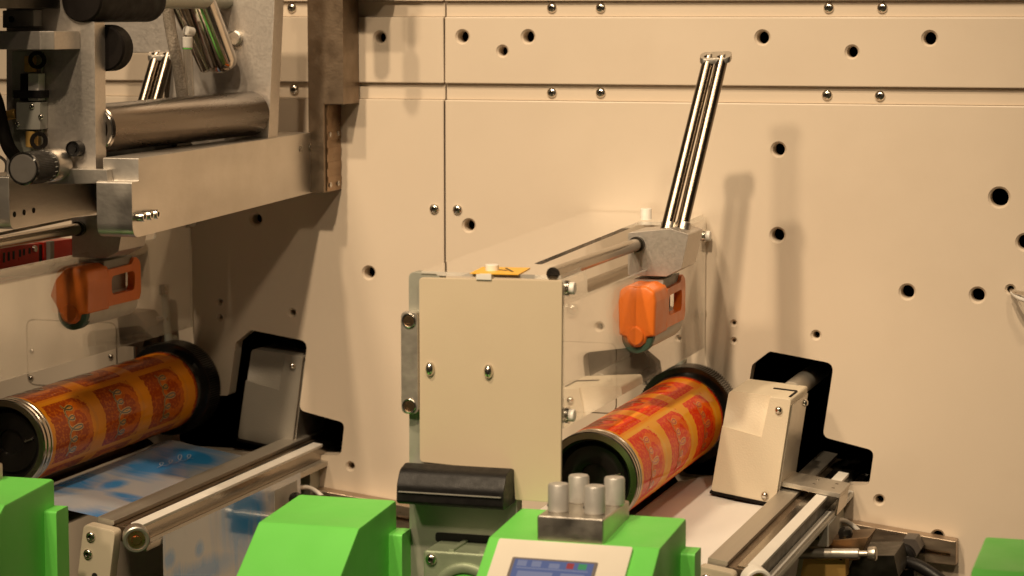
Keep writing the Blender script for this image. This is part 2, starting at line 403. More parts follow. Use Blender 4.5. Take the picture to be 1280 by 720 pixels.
for px, py in ((543,261),(572,262)): screw(SC_BUTTON, at(px, py, 0), .0056, wall)
for px, py, r in ((875,392,.0078),(716,386,.0085),(722,286,.007)): screw(SC_DOME, at(px, py, 0), r, wall, name='plug')
# dark cavity of the machine behind the wall
inn = bmesh.new(); boxm(inn, (XL, .021, .70), (XR, .4, 1.95)); bmesh.ops.delete(inn, geom=[f for f in inn.faces if f.calc_center_median().y < .03], context='FACES')
o = finish(inn, 'machine_cavity', 'dark_interior', None); tag(o, 'black hollow of the machine seen through the wall openings', None, None, 'structure')
bed = box('machine_bed', (XL, -1.0, .76), (XR, -.001, .80), 'dark_steel', None, .004); tag(bed, 'dark machine bed under the printing stations', None, None, 'structure')

# ================================================================== GREEN CONSOLES
FS = Vector((0, -.041, -.030)).normalized()          # down the sloping console face
def console(kind, x0, x1, dx, label):
    yb, yf = -.557, -.652
    zt0, zt1 = 1.0680, 1.0610
    root = thing('control_console', label, 'console', (dx+(x0+x1)/2, -.70, .80), 'green control consoles along the machine')
    f2 = (yf-.164, zt1-.120)
    prof = [(yb, .80), (yb, zt0), (yf, zt1), f2, (f2[0], .80)]
    prismx('body', rnd(prof, [0, .004, .006, .006, 0], 5), x0+dx, x1+dx, 'green_paint', root, .0035)
    prismx('flange', rnd([(yb+.002, .80), (yb+.002, 1.0425), (yb-.022, 1.0415), (yb-.022, .80)], [0, .002, .003, 0], 3), x1+dx-.006, x1+dx+.0125, 'green_paint', root, .0025)
    return root, Vector((0, yf, zt1))
lblA = {0: 'green control console with four grey knobs and cream framed blue screen', -1: 'green control console below the amber printed roller, grey knob block at its edge'}
for st in (0, -1):
    dx = st*PITCHX
    root, fe = console('A', -.6275, -.4785, dx, lblA[st])
    # knob block with its four knobs
    kb = prism('knob_block', [(-.5849+dx, 1.0600), (-.5272+dx, 1.0600), (-.5272+dx, 1.0820), (-.5849+dx, 1.0820)], -.652, -.566, 'aluminium', root, .0022, 3)
    for kx, ky in ((-.5725,-.630),(-.5408,-.630),(-.5665,-.588),(-.5348,-.588)):
        lathe('knob', (kx+dx, ky, 1.0818), (0,0,1), [(0,0),(0,.0082),(.0012,.0090),(.0225,.0089),(.0240,.0080),(.0243,.0066),(.0243,0)], 'knob_grey', kb, 36)
        cyl('set_screw', (kx+dx-.0078, ky-.0036, 1.0875), (kx+dx-.0086, ky-.0040, 1.0875), .0013, 'ink_black', kb, 10, .0001)
    # bezel and screen on the sloping face
    N = Vector((0, FS.z, -FS.y)); N = N if N.z > 0 else -N
    base = Vector((0, -.652, 1.0610))
    def face_pt(x, s, n): v = base+FS*s+N*n; return (x+dx, v.y, v.z)
    def face_box(name, x0, x1, s0, s1, n0, n1, mat, par, r=.002):
        bm = bmesh.new(); pts = rnd([(x0,s0),(x1,s0),(x1,s1),(x0,s1)], r, 4) if r else [(x0,s0),(x1,s0),(x1,s1),(x0,s1)]
        extr(bm, pts, lambda p: face_pt(p[0], p[1], n0), lambda p: face_pt(p[0], p[1], n1)); return finish(bm, name, mat, par, .0006 if r else 0)
    bz = face_box('bezel', -.6165, -.5005, .0035, .098, -.002, .0035, 'bezel_cream', root)
    sf = face_box('screen_frame', -.5995, -.5255, .0235, .080, .003, .0042, 'screen_frame', bz, .0015)
    scn_o = face_box('screen', -.5965, -.5285, .0260, .077, .004, .0047, 'screen_blue', sf, 0)
    icons = [(-.5925,-.5845,.0225,.0285,'screen_pale'),(-.5800,-.5720,.0225,.0285,'screen_pale'),(-.5650,-.5560,.0240,.0290,'screen_pale'),(-.5500,-.5440,.0225,.0285,'screen_red'),(-.5400,-.5330,.0225,.0285,'screen_green'),(-.5925,-.5310,.0300,.0310,'screen_pale'),(-.59,-.56,.034,.046,'screen_pale'),(-.553,-.533,.034,.046,'screen_pale')]
    for a, b_, s0, s1, mt in icons: face_box('icon', a-.001, b_-.001, s0+.0048, s1+.0048, .0046, .0050, mt, sf, 0)
console('B', -.8376, -.7440, 0, 'plain green console with blank sloping face beside the metal frame plate')
console('B', -.8376, -.7440, .6136, 'plain green console at the far end past the bracket on the wall')

# ================================================================== GUARD WITH FRONT PANEL
GX0, GX1, GZ = -.7203, -.589, 1.282
guard = thing('guard_cover', 'clear acrylic guard with large cream front panel and black handle', 'machine guard', (-.655, -.56, 1.075))
def gtop(y): return 1.2850+(y+.006)*.020
def guard_sheets(root, dx):
    # top sheet with the slot for the lever, then the side sheet; edges are cloudier than the faces
    def sheet(name, pts, f0, f1):
        bm = bmesh.new(); extr(bm, pts, f0, f1); n = len(pts)
        o = finish(bm, name, ['acrylic', 'acrylic_edge'], root, 0, smooth=False)
        big = sorted(range(len(o.data.polygons)), key=lambda i: -o.data.polygons[i].area)[:2]
        for p in o.data.polygons: p.material_index = 0 if p.index in big else 1
        return o
    y0, y1, yc0, yc1, xc, zc = -.556, -.006, -.482, -.098, -.640, 1.250
    tp = [(GX0,y0),(GX1-.003,y0),(GX1-.003,yc0),(xc,yc0),(xc,yc1),(GX1-.003,yc1),(GX1-.003,y1),(GX0,y1)]
    sheet('top_sheet', rnd(tp, [0,0,.012,.006,.006,.012,0,0], 4), lambda p: (p[0]+dx, p[1], gtop(p[1])-.0035), lambda p: (p[0]+dx, p[1], gtop(p[1])))
    sp = [(y0,1.140),(y1,1.140),(y1,gtop(y1)-.0036),(yc1,gtop(yc1)-.0036),(yc1,zc),(yc0,zc),(yc0,gtop(yc0)-.0036),(y0,gtop(y0)-.0036)]
    sheet('side_sheet', rnd(sp, [0,0,0,.010,.006,.006,.010,0], 4), lambda p: (GX1-.0032+dx, p[0], p[1]), lambda p: (GX1+dx, p[0], p[1]))
    for yy, zz in ((-.545,1.262),(-.012,1.262),(-.545,1.150)):
        cyl('white_stud', (GX1-.004+dx, yy, zz), (GX1+.0065+dx, yy, zz), .0055, 'white_plastic', root, 20)
        cyl('stud_washer', (GX1-.0045+dx, yy, zz), (GX1+.002+dx, yy, zz), .0072, 'screw_steel', root, 20)
    for xx, yy in ((-.660,-.540),(-.652,-.020)):
        cyl('white_stud', (xx+dx, yy, gtop(yy)-.004), (xx+dx, yy, gtop(yy)+.006), .0062, 'white_plastic', root, 20)
guard_sheets(guard, 0)
pp = [(GX0,1.1045),(-.6330,1.1005),(-.6318,1.0755),(GX1-.001,1.0752),(GX1,1.2705),(GX0,1.2690)]
prism('front_panel', rnd(pp, [.004,.005,.002,.003,.003,.004], 5), -.5630, -.5590, 'panel_paint', guard, .0009)
for px, py in ((538,461),(611,464)): screw(SC_DOME, at(px, py, -.563), .0045, guard, name='acorn_nut', sc=(.0043, .0055, .0066))
prism('top_tab', [(-.667,1.2690),(-.653,1.2690),(-.653,1.2745),(-.667,1.2745)], -.5645, -.557, 'white_plastic', guard, .0005)
def gpt(px, py, h):
    z = 1.275
    for _ in range(10): p = atz(px, py, z); z = gtop(p.y)+h
    return Vector((p.x, p.y, z))
wl = [gpt(587,342.5,0), gpt(603,334.5,0), gpt(663,335.5,0), gpt(648,344,0)]
bm = bmesh.new(); extr(bm, [(p.x, p.y) for p in wl], lambda p: (p[0], p[1], gtop(p[1])+.0002), lambda p: (p[0], p[1], gtop(p[1])+.0007)); lab = finish(bm, 'warning_label', 'label_yellow', guard)
def flat_stroke(name, pts, wd, mat, par):
    bm = bmesh.new()
    for a, b in zip(pts, pts[1:]):
        d = (b-a).normalized(); nrm = Vector((-d.y, d.x, 0))*wd/2
        bm.faces.new([bm.verts.new((v.x, v.y, gtop(v.y)+.0010)) for v in (a+nrm, b+nrm, b-nrm, a-nrm)])
    return finish(bm, name, mat, par, smooth=False)
flat_stroke('pictogram', [gpt(612,338.5,0), gpt(622,338,0), gpt(634,339.5,0)], .0030, 'ink_black', lab)
flat_stroke('pictogram', [gpt(632,336.2,0), gpt(641,341,0)], .0022, 'ink_black', lab)
# frame plate behind the panel, slide strip and handle
prism('frame_plate', rnd([(-.7335,.80),(-.632,.80),(-.632,1.108),(-.700,1.260),(-.7050,1.2730),(-.7325,1.2730)], [0,0,0,0,.004,.006], 5), -.5560, -.5400, 'dull_plate', guard, .001)
prism('plate_slot', rnd([(-.708,1.0320),(-.655,1.0320),(-.655,1.0405),(-.708,1.0405)], .003, 4), -.5568, -.5558, 'dark_interior', guard, 0)
ss = [(-.7365,1.1475),(-.7205,1.1475),(-.7205,1.2390),(-.7365,1.2390)]
st_ = prism('slide_strip', rnd(ss, .006, 6), -.5660, -.5562, 'steel_bar', guard, .0012)
for pz in (1.2310, 1.1550): screw(SC_SOCKET, (-.7285, -.5663, pz), .0050, guard)
hp = [(-.5560,1.1005),(-.5700,1.1050),(-.5860,1.1015),(-.5940,1.0890),(-.5950,1.0740),(-.5900,1.0715),(-.5560,1.0730)]
prismx('handle', rnd(hp, [.002,.012,.012,.012,.003,.003,.002], 6), -.7310, -.6325, 'black_plastic', guard, .0012)
prismx('handle_seam', [(-.5946,1.0838),(-.5965,1.0838),(-.5965,1.0831),(-.5946,1.0831)], -.7285, -.6345, 'valve_grey', guard, 0)

gm = thing('gear_motor', 'square grey green gear motor flange below the black handle', 'motor', (-.685, -.58, .90))
pm('motor_grey', (.34, .40, .28), .45, .5, .06, 40, .2, 700)
GXa, GZa, GY = at(529, 690, -.602).x, at(560, 690, -.602).z, -.602
box('flange', (GXa, GY, GZa-.085), (GXa+.078, -.5572, GZa), 'motor_grey', gm, .003, 3)
for k in (.022, .050): box('top_rib', (GXa+k, GY+.004, GZa-.001), (GXa+k+.005, -.5575, GZa+.0018), 'motor_grey', gm, .0008)
lathe('ring', (GXa+.039, GY+.001, GZa-.040), (0,-1,0), [(0,.022),(.0035,.023),(.0045,.025),(.0045,.029),(.0035,.031),(0,.032)], 'motor_grey', gm, 48)
lathe('face_disc', (GXa+.039, GY+.0005, GZa-.040), (0,-1,0), [(0,0),(0,.022),(.0012,.0215),(.0012,0)], 'green_paint', gm, 48)
for kx, kz in ((.0075,-.0075),(.0705,-.0075)): screw(SC_BUTTON, (GXa+kx, GY-.0002, GZa+kz), .0052, gm)

# ================================================================== LEVERS, RODS AND BLOCKS
def lever_unit(dx, lean, label, dark=False):
    root = thing('lever_unit', label, 'lever', (-.58+dx, -.20, 1.24), 'impression levers on the printing stations')
    X = -.5915+dx
    bp = [(-.6090,1.2440),(-.5700,1.2440),(-.5550,1.2520),(-.5480,1.2860),(-.5660,1.2910),(-.6090,1.2860)]
    prism('block', rnd([(a+dx, b) for a, b in bp], .002, 3), -.262, -.200, 'grained_plate', root, .0012)
    cyl('rod', (-.5995+dx, -.556, 1.2750), (-.5995+dx, -.260, 1.2750), .0062, 'chrome_brown', root)
    lathe('rod_collar', (-.5995+dx, -.268, 1.2750), (0,1,0), [(0,0),(0,.0077),(.006,.0077),(.006,0)], 'dark_steel', root)
    cyl('rod', (-.6545+dx, -.556, 1.2285), (-.6545+dx, -.0012, 1.2285), .0080, 'chrome_brown', root)
    top = Vector((-.5675+dx+.175*math.tan(lean), -.150, 1.4555))
    for k in (-1, 1):
        b0 = Vector((-.5700+k*.0072+dx, -.236+k*.001, 1.2830)); t0 = top+Vector((k*.0068, 0, 0))
        lathe('sleeve', b0-Vector((0,0,.004)), t0-b0, [(0,0),(0,.0078),(.016,.0078),(.017,.0070),(.017,0)], 'aluminium', root)
        cyl('lever_rod', b0, t0, .0062, 'lever_steel', root)
        cyl('cap_screw', t0+Vector((0,0,.0020)), t0+Vector((0,-.0012,.0040)), .0034, 'screw_steel', root, 20)
    bm = bmesh.new(); a = math.radians(6)
    cp = rnd([(-.0162,-.0078),(.0162,-.0078),(.0162,.0078),(-.0162,.0078)], .0072, 6)
    cp = [(x*math.cos(a)-y*math.sin(a), x*math.sin(a)+y*math.cos(a)) for x, y in cp]
    tk = math.tan(math.radians(24))
    extr(bm, cp, lambda p: (top.x+p[0], top.y+p[1], top.z-.0030+p[1]*tk), lambda p: (top.x+p[0], top.y+p[1], top.z+.0030+p[1]*tk)); finish(bm, 'lever_cap', 'aluminium', root, .0012)
    return root
lever_unit(0, math.radians(6.5), 'chrome twin rod lever standing on a metal block inside the clear guard')
lever_unit(-PITCHX, math.radians(4.5), 'chrome twin rod lever half hidden behind the long steel roller')
def hood_unit(dx, label):
    root = thing('pressure_roller', label, 'roller', (-.59+dx, -.24, 1.175), 'orange hooded pressure rollers')
    Y0, Y1 = -.305, -.178
    hp = [(-.6145,1.2080),(-.6085,1.2240),(-.5960,1.2375),(-.5800,1.2390),(-.5715,1.2340),(-.5700,1.2230),(-.5708,1.1900),(-.5785,1.1885),(-.5800,1.1830),(-.5855,1.1785),(-.5925,1.1775),(-.6000,1.1815),(-.6035,1.1890),(-.6070,1.1960)]
    hpr = rnd([(x+dx, z) for x, z in hp], [.002,.008,.010,.008,.006,.003,.002,.002,.003,.004,.004,.004,.003,.003], 5)
    hc = (sum(p[0] for p in hpr)/len(hpr), sum(p[1] for p in hpr)/len(hpr)); bm = bmesh.new(); loops = []
    for sc_, yy in ((1, Y0+.050), (1, Y0+.0060), (.985, Y0+.0032), (.95, Y0+.0012), (.88, Y0), (.60, Y0-.0009), (.30, Y0-.0013)):
        loops.append([bm.verts.new((hc[0]+(p[0]-hc[0])*sc_, yy, hc[1]+(p[1]-hc[1])*sc_)) for p in hpr])
    for A, B in zip(loops, loops[1:]):
        for k in range(len(A)): bm.faces.new((A[k], A[(k+1) % len(A)], B[(k+1) % len(A)], B[k]))
    cv_ = bm.verts.new((hc[0], Y0-.0014, hc[1]))
    for k in range(len(loops[-1])): bm.faces.new((loops[-1][k], loops[-1][(k+1) % len(loops[-1])], cv_))
    bm.faces.new(loops[0])
    finish(bm, 'hood', 'orange_plastic', root)
    # rear half carries a grip opening on its outer face
    rp = [(Y0+.049,1.1925),(Y1-.004,1.1925),(Y1,1.2000),(Y1,1.2330),(Y1-.014,1.2400),(Y1-.022,1.2320),(Y0+.049,1.2310)]
    cover = prismx('hood_side', rnd(rp, [0,.004,.006,.010,.006,.006,0], 4), -.5790+dx, -.5705+dx, 'orange_plastic', root, 0)
    gp = rnd([(Y0+.057,1.2035),(Y1-.016,1.2035),(Y1-.014,1.2245),(Y0+.057,1.2235)], .007, 5)
    boolean_cut(cover, [lambda bm: extr(bm, gp, lambda p: (-.60+dx, p[0], p[1]), lambda p: (-.55+dx, p[0], p[1]))])
    prism('hood_top', [(x+dx, z) for x, z in ((-.6000,1.2260),(-.5788,1.2260),(-.5788,1.2310),(-.5960,1.2330))], Y0+.0502, Y1-.004, 'orange_plastic', root, .0008)
    box('grip_core', (-.600+dx, Y0+.058, 1.198), (-.5835+dx, Y1-.010, 1.2225), 'valve_grey', root, .001)
    lathe('end_disc', (-.5900+dx, Y0+.003, 1.1885), (0,1,0), [(0,0),(0,.0155),(.001,.0165),(.012,.0165),(.012,0)], 'roller_green', root)
    lathe('hub', (-.5908+dx, Y0-.0032, 1.1900), (0,1,0), [(0,0),(0,.0084),(.0008,.0094),(.0018,.0098),(.005,.0100),(.005,0)], 'orange_plastic', root)
    lathe('roller', (-.5885+dx, Y0+.010, 1.1900), (0,1,0), [(0,0),(0,.0160),(.112,.0160),(.112,0)], 'roller_grey', root)
    box('hanger', (-.6000+dx, -.258, 1.228), (-.5740+dx, -.190, 1.2405), 'valve_grey', root, .001)
    return root
hood_unit(0, 'bright orange hooded roller inside the guard beside the vivid red printed roller')
hood_unit(-PITCHX, 'dull orange hooded roller hanging below the steel side plate in shade')

# bearing carriers and air nozzles behind the hoods
for dx, wh in ((0, 'behind the bright orange hooded roller'), (-PITCHX, 'behind the dull orange hooded roller')):
    root = thing('bearing_carrier', 'brown grey bearing carrier on the wall '+wh, 'bracket', (-.645+dx, 0, 1.12), 'bearing carriers on the wall')
    prism('carrier_block', rnd([(x+dx, z) for x, z in ((-.660,1.120),(-.632,1.120),(-.625,1.143),(-.640,1.158),(-.664,1.158))], .002, 3), -.050, -.0015, 'brown_steel', root, .001)
    for k in (0, .010): cyl('pin', (-.650+k+dx, -.03, 1.10), (-.650+k+dx, -.03, 1.121), .003, 'steel_bar', root)
    root = thing('air_nozzle', 'small steel pipe with elbow fitting '+wh, 'pipe', (-.612+dx, 0, 1.11), 'air nozzles on the wall')
    cyl('pipe', (-.612+dx, -.02, 1.105), (-.618+dx, -.02, 1.185), .0045, 'dull_plate', root)
    cyl('elbow', (-.627+dx, -.02, 1.148), (-.612+dx, -.02, 1.150), .0042, 'screw_steel', root)
    cyl('elbow', (-.6178+dx, -.021, 1.178), (-.6182+dx, -.021, 1.190), .0062, 'screw_steel', root)
    cyl('wall_spigot', (-.614+dx, -.02, 1.125), (-.614+dx, -.0012, 1.125), .0040, 'dull_plate', root)

# ================================================================== PRINTED ROLLERS
def squiggle(seed, n=5):
    """a run of cursive loops in a unit box"""
    rng = random.Random(seed); pts = []
    for i in range(n):
        x0 = i/n; w = 1/n; hgt = rng.choice((.55, .6, 1.0, .7))
        for k in range(11):
            t = k/10; pts.append((x0+w*(t*1.0+.42*math.sin(2*math.pi*t)), .05+hgt*.5*(1-math.cos(2*math.pi*t))))
    return pts
def printed_roller(cx, cz, mat, lab, ink, outline):
    R, Y0, Y1 = .0445, -.411, -.066
    root = thing('printed_roller', lab, 'roller', (cx, -.23, cz-R), 'printed rollers of the two stations')
    me = bpy.data.meshes.new('label_sheet'); bm = bmesh.new(); uvl = bm.loops.layers.uv.new('UVMap')
    n, m = 72, 12; V = [[bm.verts.new((cx+R*math.sin(2*math.pi*k/n), Y0+(Y1-Y0)*j/m, cz+R*math.cos(2*math.pi*k/n))) for k in range(n)] for j in range(m+1)]
    for j in range(m):
        for k in range(n):
            f = bm.faces.new((V[j][k], V[j+1][k], V[j+1][(k+1) % n], V[j][(k+1) % n]))
            for lp, (jj, kk) in zip(f.loops, ((j,k),(j+1,k),(j+1,k+1),(j,k+1))): lp[uvl].uv = (jj/m*3.12, kk/n*4+.62)
    bmesh.ops.recalc_face_normals(bm, faces=bm.faces)
    bm.to_mesh(me); bm.free(); link('label_sheet', me, mat, root)
    Rp = R+.00025
    def wrap(u, v):          # u in label columns, v in rows
        a = (v-.62)/4*2*math.pi; return Vector((cx+Rp*math.sin(a), Y0+(Y1-Y0)*u/3.12, cz+Rp*math.cos(a)))
    def stroke(bm, pts, wd):
        for (u0, v0), (u1, v1) in zip(pts, pts[1:]):
            d = Vector(((u1-u0)*.106, (v1-v0)*.0699)); L_ = d.length
            if L_ < 1e-6: continue
            nx, nv = -d.y/L_*wd/2/.106, d.x/L_*wd/2/.0699
            vs = [bm.verts.new(wrap(*q)) for q in ((u0+nx, v0+nv), (u1+nx, v1+nv), (u1-nx, v1-nv), (u0-nx, v0-nv))]
            bm.faces.new(vs)
    for row in range(-2, 2):
        for col in range(3):
            sq = squiggle(row % 2, 5); b1 = bmesh.new()
            if row % 2 == 0: pts = [(col+.14+.50*x, row+.32+.36*y) for x, y in sq]
            else: pts = [(col+.30+.26*y+.05*x, row+.90-.78*x) for x, y in sq]
            stroke(b1, pts, .0034); nf = len(b1.faces); Rp = R+.0004; stroke(b1, pts, .0016); Rp = R+.00025
            lt = finish(b1, 'lettering', [outline, ink], root, smooth=False)
            for p in lt.data.polygons: p.material_index = 0 if p.index < nf else 1
    lathe('front_ring', (cx, Y0-.0175, cz), (0,1,0), [(0,.038),(0,.0436),(.0012,.0447),(.004,.0447),(.005,.0436),(.0068,.0436),(.0078,.0447),(.0125,.0447),(.0132,.0438),(.0145,.0438),(.0152,.0447),(.0178,.0447),(.018,.043)], 'chrome_brown', root, 64)
    lathe('end_cap', (cx, Y0-.0175, cz), (0,1,0), [(.014,0),(.014,.012),(.011,.013),(.010,.016),(.010,.0300),(.012,.0330),(.008,.0345),(.003,.0355),(.002,.0375),(.004,.0400),(.0125,.0410),(.0125,.0425),(.018,.0425),(.018,0)], 'black_gloss', root, 64)
    cyl('locking_pin', (cx+.017, Y0-.0087, cz+.002), (cx+.027, Y0-.0087, cz+.0055), .0013, 'screw_steel', root, 12)
    # toothed gear at the wall end
    bm = bmesh.new(); T = 120; prof = []
    for k in range(T):
        for q, rr in ((0,.0522),(.3,.0535),(.62,.0535),(.9,.0522)):
            a = 2*math.pi*(k+q)/T; prof.append((cx+rr*math.sin(a), cz+rr*math.cos(a)))
    extr(bm, prof, lambda p: (p[0], -.050, p[1]), lambda p: (p[0], -.020, p[1])); finish(bm, 'gear', 'black_gloss', root, 0, smooth=False)
    lathe('gear_collar', (cx, Y1, cz), (0,1,0), [(0,0),(0,.0447),(.006,.0452),(.0162,.0470),(.0162,0)], 'black_gloss', root, 64)
    lathe('gear_rim', (cx, Y1+.0002, cz), (0,1,0), [(0,.0440),(0,.0453),(.004,.0453),(.004,.0440)], 'chrome_brown', root, 64)
    cyl('shaft', (cx, -.021, cz), (cx, .06, cz), .012, 'dark_steel', root)
    return root
pm('print_red', (.62, .03, .008), .35, 0, .1, 60, coat=.3); pm('print_gold', (.95, .42, .04), .35, 0, .1, 60, coat=.3)
printed_roller(-.6000, 1.0710, 'label_print_red', 'glossy roller wrapped in vivid red and yellow printed labels', 'print_red', 'print_gold')
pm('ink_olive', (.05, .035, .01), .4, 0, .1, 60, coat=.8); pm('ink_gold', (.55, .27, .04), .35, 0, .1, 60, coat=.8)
printed_roller(-1.2070, 1.0725, 'label_print_amber_shaded', 'shaded roller wrapped in amber printed labels darkened for the shade', 'ink_olive', 'ink_gold')
# lower rollers that run under the printed ones
for dx, wh in ((0, 'vivid red'), (-.6095, 'amber')):
    root = thing('lower_roller', 'black glossy roller running under the %s printed roller' % wh, 'roller', (-.6350+dx, -.22, .95), 'black rollers under the printed ones')
    lathe('barrel', (-.6350+dx, -.385, 0.985), (0,1,0), [(0,0),(0,.031),(.002,.033),(.33,.033),(.332,.031),(.332,0)], 'black_gloss', root, 48)
    cyl('shaft', (-.6350+dx, -.40, 0.985), (-.6350+dx, .06, 0.985), .010, 'dark_steel', root)
# ================================================================== GUIDE RAILS (along the web edge), covers and webs
RO = (-.4785, 1.0148)
def guide_rail(dx, label):
    root = thing('guide_rail', label, 'guide rail', (RO[0]+dx, -.24, .98), 'guide rails of the two stations')
    o = (RO[0]+dx, RO[1])
    def sec(name, pts, y0, y1, mat, bev=.0006, par=root): return prism(name, [tilt(o, p) for p in pts], y0, y1, mat, par, bev)
    Yf, Yr = -.472, .10
    sec('side_bar', [(0,0),(.0185,0),(.0185,-.004),(.0165,-.006),(.0165,-.026),(0,-.026)], Yf, Yr, 'extrusion')
    sec('channel', [(.0167,-.0052),(.0365,-.0052),(.0365,-.020),(.0167,-.020)], Yf+.004, Yr, 'brown_steel')
    sec('channel_rib', [(.0262,-.0050),(.0358,-.0050),(.0358,-.0030),(.0262,-.0030)], Yf+.006, Yr, 'chrome_brown', .0003)
    sec('wear_strip', [(.0368,.0022),(.0482,.0022),(.0482,-.0012),(.0368,-.0012)], Yf-.002, -.002, 'white_strip')
    sec('strip_carrier', [(.0370,-.0014),(.0470,-.0014),(.0470,-.0190),(.0370,-.0190)], Yf, Yr, 'dark_steel' if dx == 0 else 'chrome_brown')
    sec('outer_strip', [(.0472,-.0165),(.0560,-.0165),(.0565,-.0190),(.0565,-.0225),(.0472,-.0225)], Yf-.002, Yr, 'white_strip' if dx == 0 else 'steel_bar')
    # fine rack teeth on the outer strip's edge
    bm = bmesh.new(); n = 150
    for k in range(n):
        y = Yf+.46*k/n; a, b = tilt(o, (.0535, -.0164)), tilt(o, (.0560, -.0156))
        boxm(bm, (a[0], y, a[1]), (b[0], y+.0016, b[1]+.0006))
    t = finish(bm, 'rack_teeth', 'mirror_edge', root, 0, smooth=False); t['kind'] = 'stuff'
    e = sec('end_block', rnd([(-.0045,-.110),(.0300,-.110),(.0300,-.0040),(-.0045,-.0040)], [0,0,.006,.006], 6), Yf-.020, Yf-.004, 'block_paint', .0022)
    for q in ((.0052,-.0145),(.0045,-.0320)):
        a = tilt(o, q); screw(SC_BUTTON, (a[0], Yf-.0200, a[1]), .0048, root)
    a = tilt(o, (.0140,-.0520)); lathe('bore', (a[0], Yf-.0203, a[1]), (0,1,0), [(0,0),(0,.0030),(.003,.0030),(.003,0)], 'dark_interior', root, 20)
    a = tilt(o, (.0440,-.0085)); ax = Vector((.50,-.86,-.1)).normalized(); p = Vector((a[0], Yf-.004, a[1]))
    lathe('end_wheel', p, ax, [(0,0),(0,.0125),(.014,.0130),(.015,.0120),(.015,.010),(.0135,.0095),(.0135,0)], 'white_strip' if dx == 0 else 'mirror_edge', root, 32)
    lathe('wheel_bearing', p+ax*.0137, ax, [(0,0),(0,.0085),(.001,.0082),(.001,.0052),(-.001,.0048),(.0022,.0042),(.0022,.0),], 'copper', root, 28)
    return root
guide_rail(0, 'steel and white guide rail running to the wall beside the cream cover')
guide_rail(-PITCHX, 'steel guide rail carrying blue printed film, cream block on its end')
# cross clamp on the nearer rail
cl = thing('cross_clamp', 'flat steel clamp bar lying across the guide rail beside the cream cover', 'clamp', (-.455, -.09, 1.01))
o = RO
prism('clamp_bar', [tilt(o, p) for p in ((-.0150,.0030),(.0610,.0030),(.0610,.0078),(-.0150,.0078))], -.136, -.076, 'steel_bar', cl, .0006)
prism('clamp_cheek', [tilt(o, p) for p in ((.0585,.0030),(.0608,.0030),(.0608,-.0160),(.0585,-.0160))], -.1355, -.0765, 'chrome_brown', cl, .0004)
for q, y in ((.030,-.117),(.030,-.094),(.050,-.117),(.050,-.094)):
    a = tilt(o, (q, .0078)); cyl('bolt', (a[0], y, a[1]-.001), (a[0], y, a[1]+.0004), .0018, 'screw_steel', cl, 14, .0001)
lathe('thumb_screw', (tilt(o,(-.012,.008))[0], -.105, tilt(o,(-.012,.0078))[1]), (0,0,1), [(0,0),(0,.003),(.010,.003),(.010,.007),(.018,.007),(.019,.006),(.019,0)], 'screw_steel', cl, 12)
lathe('thumb_screw', (tilt(o,(-.006,.008))[0], -.092, tilt(o,(-.006,.0078))[1]), (0,0,1), [(0,0),(0,.003),(.016,.003),(.016,.006),(.024,.006),(.025,.005),(.025,0)], 'screw_steel', cl, 12)

def side_cover(co, y0, y1, mat, label):
    root = thing('side_cover', label, 'cover', (co[0]+.03, (y0+y1)/2, co[1]), 'covers at the wall openings')
    P = [(0,.003),(.068,.003),(.0668,.1130),(.0012,.1085)]
    sh = prism('shell', [tilt(co, p) for p in rnd(P, [.003,.003,.003,.004], 3)], y0, y1, mat, root, .0016)
    B = [tilt(co, p) for p in ((-.02,.0735),(.0430,.0686),(.0456,.1165),(.0456,.16),(-.02,.16))]
    def pocket(bm): extr(bm, B, lambda p: (p[0], y0-.01, p[1]), lambda p: (p[0], y0+(.0065 if p[1] > tilt(co, (0, .1))[1] else .0045), p[1]))
    boolean_cut(sh, [pocket])
    prism('base_seal', [tilt(co, p) for p in ((-.001,0),(.069,0),(.069,.0032),(-.001,.0032))], y0-.001, y1, 'black_rubber', root, .0006)
    prism('top_slot', [tilt(co, p) for p in ((.0380,.1105),(.0625,.1122),(.0625,.1134),(.0380,.1117))], y0+.050, y0+.056, 'black_rubber', root, 0)
    prism('top_slot', [tilt(co, p) for p in ((.0618,.1122),(.0640,.1122),(.0640,.1136),(.0618,.1136))], y0+.012, y0+.050, 'black_rubber', root, 0)
    for q in ((.0560,.1000),(.0560,.0100)):
        a = tilt(co, q); screw(SC_DOME, (a[0], y0-.0004, a[1]), .0040, root)
    for q, y in (((.0672,.0980), y1-.018),):
        a = tilt(co, q); screw(SC_DOME, (a[0]+.0014, y, a[1]), .0042, root, RX)
    Q = [(.0670,.008),(.0693,.008),(.0682,.1060),(.0655,.1060)]
    prism('side_plate', [tilt(co, p) for p in Q], y0+.006, y1-.002, 'mirror_edge', root, 0)
    a = tilt(co, (.050,.104)); cyl('support_rod', (a[0], y1-.004, a[1]), (a[0], .12, a[1]), .011, 'steel_bar', root)
    return root
side_cover((-.5490, 1.0085), -.150, -.056, 'cover_paint', 'cream textured cover box standing over the white paper web')
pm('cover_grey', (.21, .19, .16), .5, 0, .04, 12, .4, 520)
side_cover((-.5360-PITCHX, 1.0085), -.004, .090, 'cover_grey', 'grey cover box set back in the shaded wall opening')
